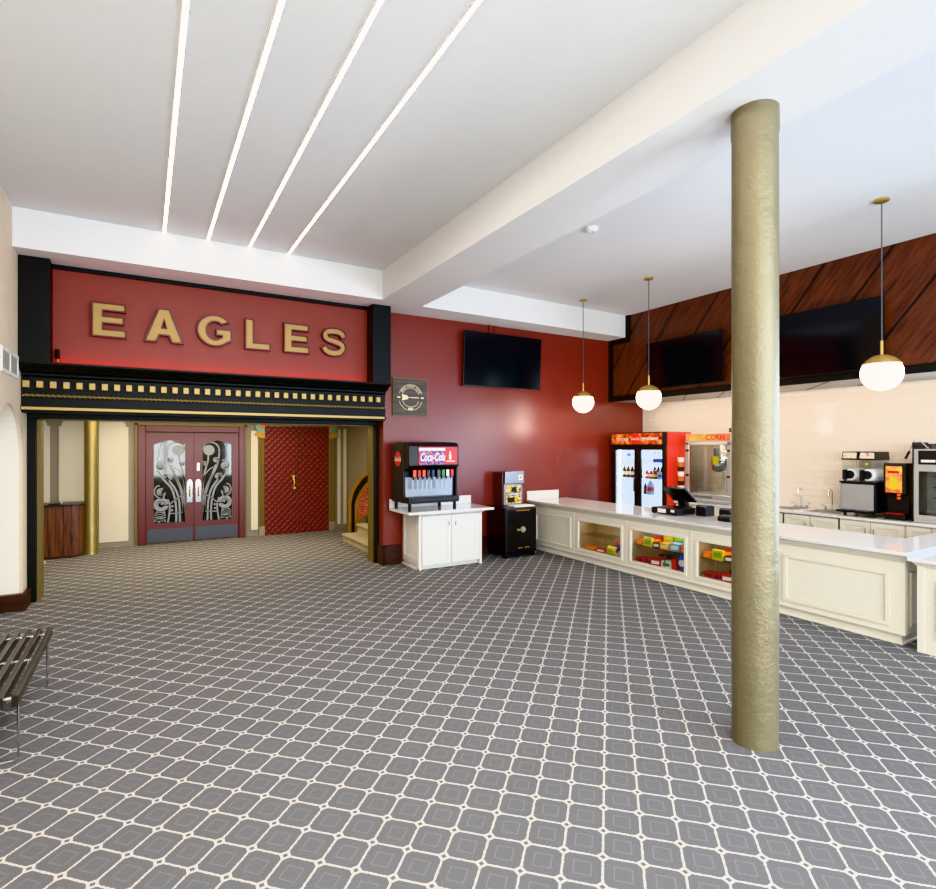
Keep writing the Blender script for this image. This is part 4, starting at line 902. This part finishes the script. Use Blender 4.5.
# popcorn machine
t = thing('popcorn_machine', 'glass popcorn machine with orange sign on the back worktop', 'popcorn machine', (8.85, 6.29, .90))
px0, px1, py0, py1 = 8.42, 8.95, 5.63, 6.53
MB().box(px0, px1, py0, py1, .93, 1.06).box(px0 + .02, px1 - .02, py0 + .02, py1 - .02, .901, .93).box(px0 - .012, px0, py0 + .02, py1 - .02, .935, .965).build('base', 'steel', t, bevel=.006)
MB().box(px0 - .004, px0, py0 + .35, py1 - .18, .99, 1.03).build('crumb_drawer', 'silverpanel', t)
for x in (px0 + .02, px1 - .02):
    for y in (py0 + .035, py1 - .035): MB().box(x - .02, x + .02, y - .03, y + .03, 1.06, 1.96).build('corner_post', 'steel', t)
MB().box(px0, px1, py0, py1, 1.92, 1.985).build('top_rail', 'steel', t, bevel=.004)
s = MB().box(px0 + .02, px1, py0, py1, 1.985, 2.12).build('canopy', 'steel', t, bevel=.006)
MB().box(px0 + .008, px0 + .02, py0 + .03, py1 - .03, 1.992, 2.11).build('sign_panel', 'popsign', s)
MB().text('POP', .125, (px0 + .006, 6.18, 2.05), NY, Z_, NX, .001, bold=.02).build('lettering', 'olivew', s, recalc=False)
MB().text('CORN', .125, (px0 + .006, 5.93, 2.05), NY, Z_, NX, .001, bold=.03).build('lettering', 'redw', s, recalc=False)
for a, b in ((py0 + .06, 6.075), (6.085, py1 - .06)): MB().box(px0 + .012, px0 + .016, a, b, 1.06, 1.92).build('glass_door', 'glass', t)
MB().box(px0 + .03, px1 - .03, py1 - .018, py1 - .012, 1.06, 1.92).box(px0 + .03, px1 - .03, py0 + .012, py0 + .018, 1.06, 1.92).build('side_pane', 'glass', t)
MB().box(px1 - .03, px1 - .02, py0 + .06, py1 - .06, 1.06, 1.92).build('back_panel', 'glass', t); MB().box(px1 - .06, px1 - .04, 6.06, 6.11, 1.06, 1.92).build('centre_post', 'steel', t)
k = MB().lathe([(0, 1.43), (.11, 1.45), (.145, 1.50), (.145, 1.68), (.12, 1.71), (0, 1.71)], (8.62, 5.96, 0), 26).build('kettle', 'chrome', t, smooth=True)
MB().box(8.47, 8.48, 5.90, 6.01, 1.58, 1.72).build('warning_label', 'yellow', k); MB().cyl((8.64, 5.96, 1.71), (8.64, 5.96, 1.92), .02).cyl((8.64, 5.96, 1.80), (8.64, 5.84, 1.80), .015).build('hanger', 'steel', k)
MB().cyl((8.60, 6.03, 1.72), (8.60, 6.03, 1.86), .045).build('motor', 'grey', k, smooth=True)
MB().box(px0 - .01, px0 + .012, py1 - .07, py1 - .02, 1.80, 1.84).box(px0 - .01, px0 + .012, py1 - .07, py1 - .02, 1.36, 1.40).box(px0 - .01, px0 + .012, py0 + .02, py0 + .07, 1.80, 1.84).box(px0 - .01, px0 + .012, py0 + .02, py0 + .07, 1.36, 1.40).build('hinges', 'brownw', t)
o = MB().hexa([(8.55, 6.38, 1.16), (8.56, 6.38, 1.16), (8.56, 6.30, 1.34), (8.55, 6.30, 1.34)], [(8.65, 6.40, 1.16), (8.66, 6.40, 1.16), (8.66, 6.33, 1.34), (8.65, 6.33, 1.34)]).cyl((8.61, 6.38, 1.17), (8.61, 6.42, 1.07), .012).build('popcorn_scoop', 'silverpanel'); tag(o, 'metal popcorn scoop inside the left of the popcorn machine', 'scoop')

# slush machine
t = thing('slush_machine', 'twin-tank slush machine with steel front on the back worktop', 'slush machine', (8.94, 3.88, .90))
MB().box(8.74, 9.16, 3.66, 4.11, .965, 1.37).build('side_case', 'blackm', t, bevel=.005); MB().box(8.733, 8.74, 3.69, 4.10, .99, 1.355).build('steel_front', 'steel', t)
MB().box(8.72, 9.17, 3.65, 4.12, 1.37, 1.395).build('deck', 'blackp', t)
for x in (8.78, 9.12):
    for y in (3.70, 4.07): MB().cyl((x, y, .901), (x, y, .967), .02, seg=10).build('foot', 'blackm', t)
for yc_ in (3.775, 3.995):
    dt = MB().box(8.57, 8.735, yc_ - .10, yc_ + .10, .96, .995).build('drip_tray', 'blackp', t, bevel=.006)
    MB().box(8.59, 8.72, yc_ - .08, yc_ + .08, .995, .999).build('grid', 'grey', dt)
    a = MB(); a.box(8.75, 9.15, yc_ - .10, yc_ + .10, 1.396, 1.71).build('tank', 'acrylic', t)
    l = MB().hexa([(8.735, yc_ - .108, 1.70), (9.16, yc_ - .108, 1.70), (9.16, yc_ + .108, 1.70), (8.735, yc_ + .108, 1.70)], [(8.76, yc_ - .10, 1.82), (9.15, yc_ - .10, 1.82), (9.15, yc_ + .10, 1.82), (8.76, yc_ + .10, 1.82)]).build('lid', 'blackp', t, bevel=.004)
    MB().hexa([(8.735, yc_ - .09, 1.725), (8.7385, yc_ - .09, 1.725), (8.7385, yc_ + .09, 1.725), (8.735, yc_ + .09, 1.725)], [(8.752, yc_ - .085, 1.805), (8.756, yc_ - .085, 1.805), (8.756, yc_ + .085, 1.805), (8.752, yc_ + .085, 1.805)]).build('fruit_sticker', 'fruit', l)
    dr = MB()
    for q in range(7): dr.cyl((8.77 + q * .05, yc_, 1.49), (8.80 + q * .05, yc_, 1.49), .082, .088, 24)
    dr.cyl((8.77, yc_, 1.49), (9.12, yc_, 1.49), .06)
    dr.build('auger', 'whitep', t, smooth=True)
    MB().cyl((8.75, yc_, 1.49), (8.735, yc_, 1.49), .06).box(8.70, 8.75, yc_ + .03, yc_ + .075, 1.42, 1.56).cyl((8.72, yc_ + .05, 1.43), (8.72, yc_ + .05, 1.38), .015).build('tap', 'blackm', t, smooth=True)
    MB().box(8.746, 8.75, yc_ - .01, yc_ + .02, 1.63, 1.66).build('sticker', 'yellow', t)
# nacho dispenser
t = thing('cheese_dispenser', 'black dispenser with orange nacho poster on the back worktop', 'dispenser', (8.96, 3.45, .90))
S = [(8.74, .92), (9.16, .92), (9.16, 1.66), (8.76, 1.67), (8.74, 1.64), (8.74, 1.25), (8.85, 1.23), (8.85, 1.0), (8.72, .98), (8.72, .92)]
MB().prism(S, (0, 3.32, 0), X_, Z_, Y_, .255).build('case', 'blackp', t, bevel=.006)
MB().box(8.733, 8.74, 3.36, 3.545, 1.27, 1.625).build('poster', 'nacho', t)
MB().prism(circ(.055, 14, -3.455, 1.43, ry=.045), (8.7325, 0, 0), NY, Z_, NX, .002).prism(circ(.07, 14, -3.45, 1.36, ry=.05), (8.7325, 0, 0), NY, Z_, NX, .0015).build('chip_print', 'yellow', t)
MB().box(8.731, 8.735, 3.39, 3.52, 1.53, 1.565).build('title_print', 'redw', t)
for z in (1.20, 1.245): MB().box(8.725, 8.742, 3.375, 3.41, z - .015, z + .012).build('red_button', 'orangew', t)
MB().box(8.73, 8.84, 3.35, 3.55, .981, .99).build('drip_grid', 'redw', t); MB().box(8.95, 9.14, 3.314, 3.32, 1.1, 1.62).build('side_print', 'nacho', t)
for x in (8.76, 9.12):
    for y in (3.35, 3.55): MB().cyl((x, y, .901), (x, y, .922), .018, seg=10).build('foot', 'blackm', t)
# food warmer
t = thing('food_warmer', 'glass-fronted food warmer cabinet on the back worktop at the right edge', 'food warmer', (8.95, 2.98, .90))
wy0, wy1 = 2.74, 3.24; wx0 = 8.72
MB().box(wx0, 9.16, wy1 - .02, wy1, .905, 1.95).build('left_side', 'blackm', t); MB().box(wx0, 9.16, wy0, wy0 + .02, .905, 1.90).build('right_side', 'steel', t)
MB().box(wx0, 9.16, wy0 + .02, wy1 - .02, .905, .95).build('base', 'steel', t); MB().box(wx0, 9.16, wy0 + .02, wy1 - .02, 1.62, 1.86).build('canopy', 'steel', t)
MB().box(wx0 - .01, wx0, wy0 + .02, wy1 - .07, 1.66, 1.84).build('sign_panel', 'blackp', t); MB().box(wx0 - .013, wx0 - .01, wy0 + .05, wy0 + .20, 1.70, 1.78).build('flame_print', 'nacho', t); MB().box(wx0 - .013, wx0 - .01, wy0 + .25, wy1 - .10, 1.69, 1.72).build('white_print', 'paper', t)
d = MB().frame(-wy1 + .02, -wy0 - .02, .95, 1.62, .05, (wx0 + .01, 0, 0), NY, Z_, NX, .015).build('door', 'steel', t); MB().box(wx0 + .004, wx0 + .008, wy0 + .06, wy1 - .06, 1.0, 1.57).build('pane', 'glass', d)
MB().cyl((8.92, 2.93, .95), (8.92, 2.93, 1.62), .018).build('rack_post', 'chrome', t)
for z in (1.08, 1.22, 1.36, 1.50): MB().lathe([(.15, 0), (.15, .006), (0, .006)], (8.92, 2.93, z), 24).build('rack_tray', 'chrome', t)
MB().box(9.12, 9.15, wy0 + .02, wy1 - .02, .95, 1.62).build('back', 'steel', t)
t = thing('tongs', 'black and steel tongs leaning over the top of the food warmer', 'tongs', (8.8, 3.22, 1.87))
MB().tube([(8.80, 3.10, 1.872), (8.80, 3.17, 1.955), (8.80, 3.24, 1.985), (8.80, 3.295, 1.86), (8.80, 3.33, 1.77)], .008, 8).build('arm', 'steel', t, smooth=True); MB().tube([(8.80, 3.30, 1.83), (8.80, 3.345, 1.73)], .016, 8).build('grip', 'blackm', t, smooth=True)
t = thing('serving_pan', 'dark round pan resting on the food warmer top', 'pan', (8.95, 2.98, 1.86))
MB().lathe([(0, 0), (.10, 0), (.12, .07), (.11, .07), (.09, .012), (0, .012)], (8.95, 3.03, 1.861), 24).build('bowl', 'grey', t, smooth=True); MB().box(8.75, 8.85, 2.92, 2.98, 1.90, 1.93).cyl((8.85, 2.95, 1.915), (8.88, 2.99, 1.915), .012).build('handle', 'blackm', t, bevel=.004)

# ------------------------------------------------------------------ behind the camera: shop-front windows
fw = MB(); fw.box(-1.75, 9.6, YB - .15, YB, 0, .5).box(-1.75, 9.6, YB - .15, YB, 3.2, CZ)
for x0, x1 in ((-1.75, -.6), (2.2, 3.2), (6.4, 9.6)): fw.box(x0, x1, YB - .15, YB, .5, 3.2)
struct(fw, 'wall_front', 'creamwall')
for i, (x0, x1) in enumerate(((-.6, 2.2), (3.2, 6.4))):
    w = sroot(f'window_{i+1}', ((x0 + x1) / 2, YB, .5))
    MB().frame(x0, x1, .5, 3.2, .07, (0, YB - .1, 0), X_, Z_, Y_, .08).box((x0+x1)/2 - .03, (x0+x1)/2 + .03, YB - .1, YB - .03, .5, 3.2).build('window_frame', 'sash', w)
    MB().box(x0 + .06, x1 - .06, YB - .07, YB - .065, .56, 3.14).build('pane', 'glass', w)
rw = MB(); rw.box(9.5, 9.62, YB, 2.4, 0, .7).box(9.5, 9.62, YB, 2.4, 2.6, 2.82).box(9.5, 9.62, 1.9, 2.4, .7, 2.6).box(9.5, 9.62, YB, -2.4, .7, 2.6).box(9.22, 9.62, 2.38, 2.4, 0, 2.82)
struct(rw, 'wall_right_front', 'creamwall')
w = sroot('window_3', (9.5, 0, .7)); MB().frame(-2.4, 1.9, .7, 2.6, .07, (9.5, 0, 0), Y_, Z_, X_, .08).box(9.5, 9.56, -.28, -.22, .7, 2.6).build('window_frame', 'sash', w); MB().box(9.53, 9.535, -2.33, 1.83, .77, 2.53).build('pane', 'glass', w)

# ------------------------------------------------------------------ lights
def area(name, loc, tgt, sx, sy, e, hexc, spread=180):
    l = bpy.data.lights.new(name, 'AREA'); l.shape = 'RECTANGLE'; l.size = sx; l.size_y = sy; l.energy = e; l.color = lin(hexc)[:3]; l.spread = R(spread)
    o = bpy.data.objects.new(name, l); C.objects.link(o); o.location = loc
    dv = Vector(tgt) - Vector(loc)
    if abs(dv.x) + abs(dv.y) > .01: o.rotation_euler = dv.to_track_quat('-Z', 'Z').to_euler()
    return o
area('window_daylight', (.8, YB - .2, 1.85), (.8, 5, 1.6), 2.7, 2.6, 450, '#fcfbff')
area('window_daylight', (4.8, YB - .2, 1.85), (4.8, 5, 1.6), 3.1, 2.6, 640, '#e9f0ff')
area('window_daylight', (9.75, -.25, 1.65), (3, .2, 1.0), 1.85, 4.2, 620, '#c6daff')
area('ceiling_fill', (.95, 1.6, CZ - .03), (.95, 1.6, 0), 1.4, 7.0, 190, '#fff8f2')  # added main fill between the light strips, no fixture of its own
area('lobby_lamp', (.9, 10.4, 2.56), (.9, 10.4, 0), 3.6, 2.4, 145, '#ffecca')
area('lobby_lamp', (5.4, 9.8, 2.56), (5.4, 9.8, 0), 1.2, 1.2, 36, '#ffecca')
area('bulkhead_fill', (8.7, 5.4, 2.79), (8.7, 5.4, 0), .5, 4.8, 34, '#ffe8d0')  # area light added below the bulkhead to brighten the tile, no fixture there
area('red_glow', (1.02, 8.04, 2.875), (1.02, 8.11, 3.4), 3.8, .03, 3.5, '#ff2a18')
for y0, y1 in wins: area('case_fill', (6.33, (y0 + y1) / 2, .685), (6.33, (y0 + y1) / 2, .2), .08, .85, 2.2, '#fff0dc')  # fill added inside each display case to light the candy, no strip there
area('fridge_light', (8.45, 7.4, 1.868), (8.45, 7.4, 0), .4, 1.1, 4, '#eef4ff')
area('popcorn_fill', (8.68, 6.08, 1.915), (8.68, 6.08, 0), .3, .7, 7, '#ffe8cc')  # small fill added to brighten the inside of the popcorn machine
for y in (7.3, 5.83, 2.75):
    l = bpy.data.lights.new('pendant_bulb', 'POINT'); l.energy = 24; l.color = lin('#ffedd8')[:3]; l.shadow_soft_size = .15
    o = bpy.data.objects.new('pendant_bulb', l); C.objects.link(o); o.location = (6.67, y, 2.30)
w = bpy.data.worlds.new('World'); bpy.context.scene.world = w; w.use_nodes = True
bg = w.node_tree.nodes['Background']; bg.inputs[0].default_value = lin('#dfe8f5'); bg.inputs[1].default_value = 1.5

# ------------------------------------------------------------------ camera
f = 548.0
cam = bpy.data.cameras.new('camera'); co = bpy.data.objects.new('camera', cam); C.objects.link(co)
cam.sensor_fit = 'HORIZONTAL'; cam.sensor_width = 36; cam.lens = 36 * f / 936; cam.shift_y = 1.5 / 936; cam.clip_start = .05
co.location = (0, 0, 1.9); co.rotation_euler = (R(90), 0, -math.atan2(324, f))
bpy.context.scene.camera = co
vs = bpy.context.scene.view_settings; vs.view_transform = 'Khronos PBR Neutral'; vs.look = 'None'; vs.exposure = 0.08
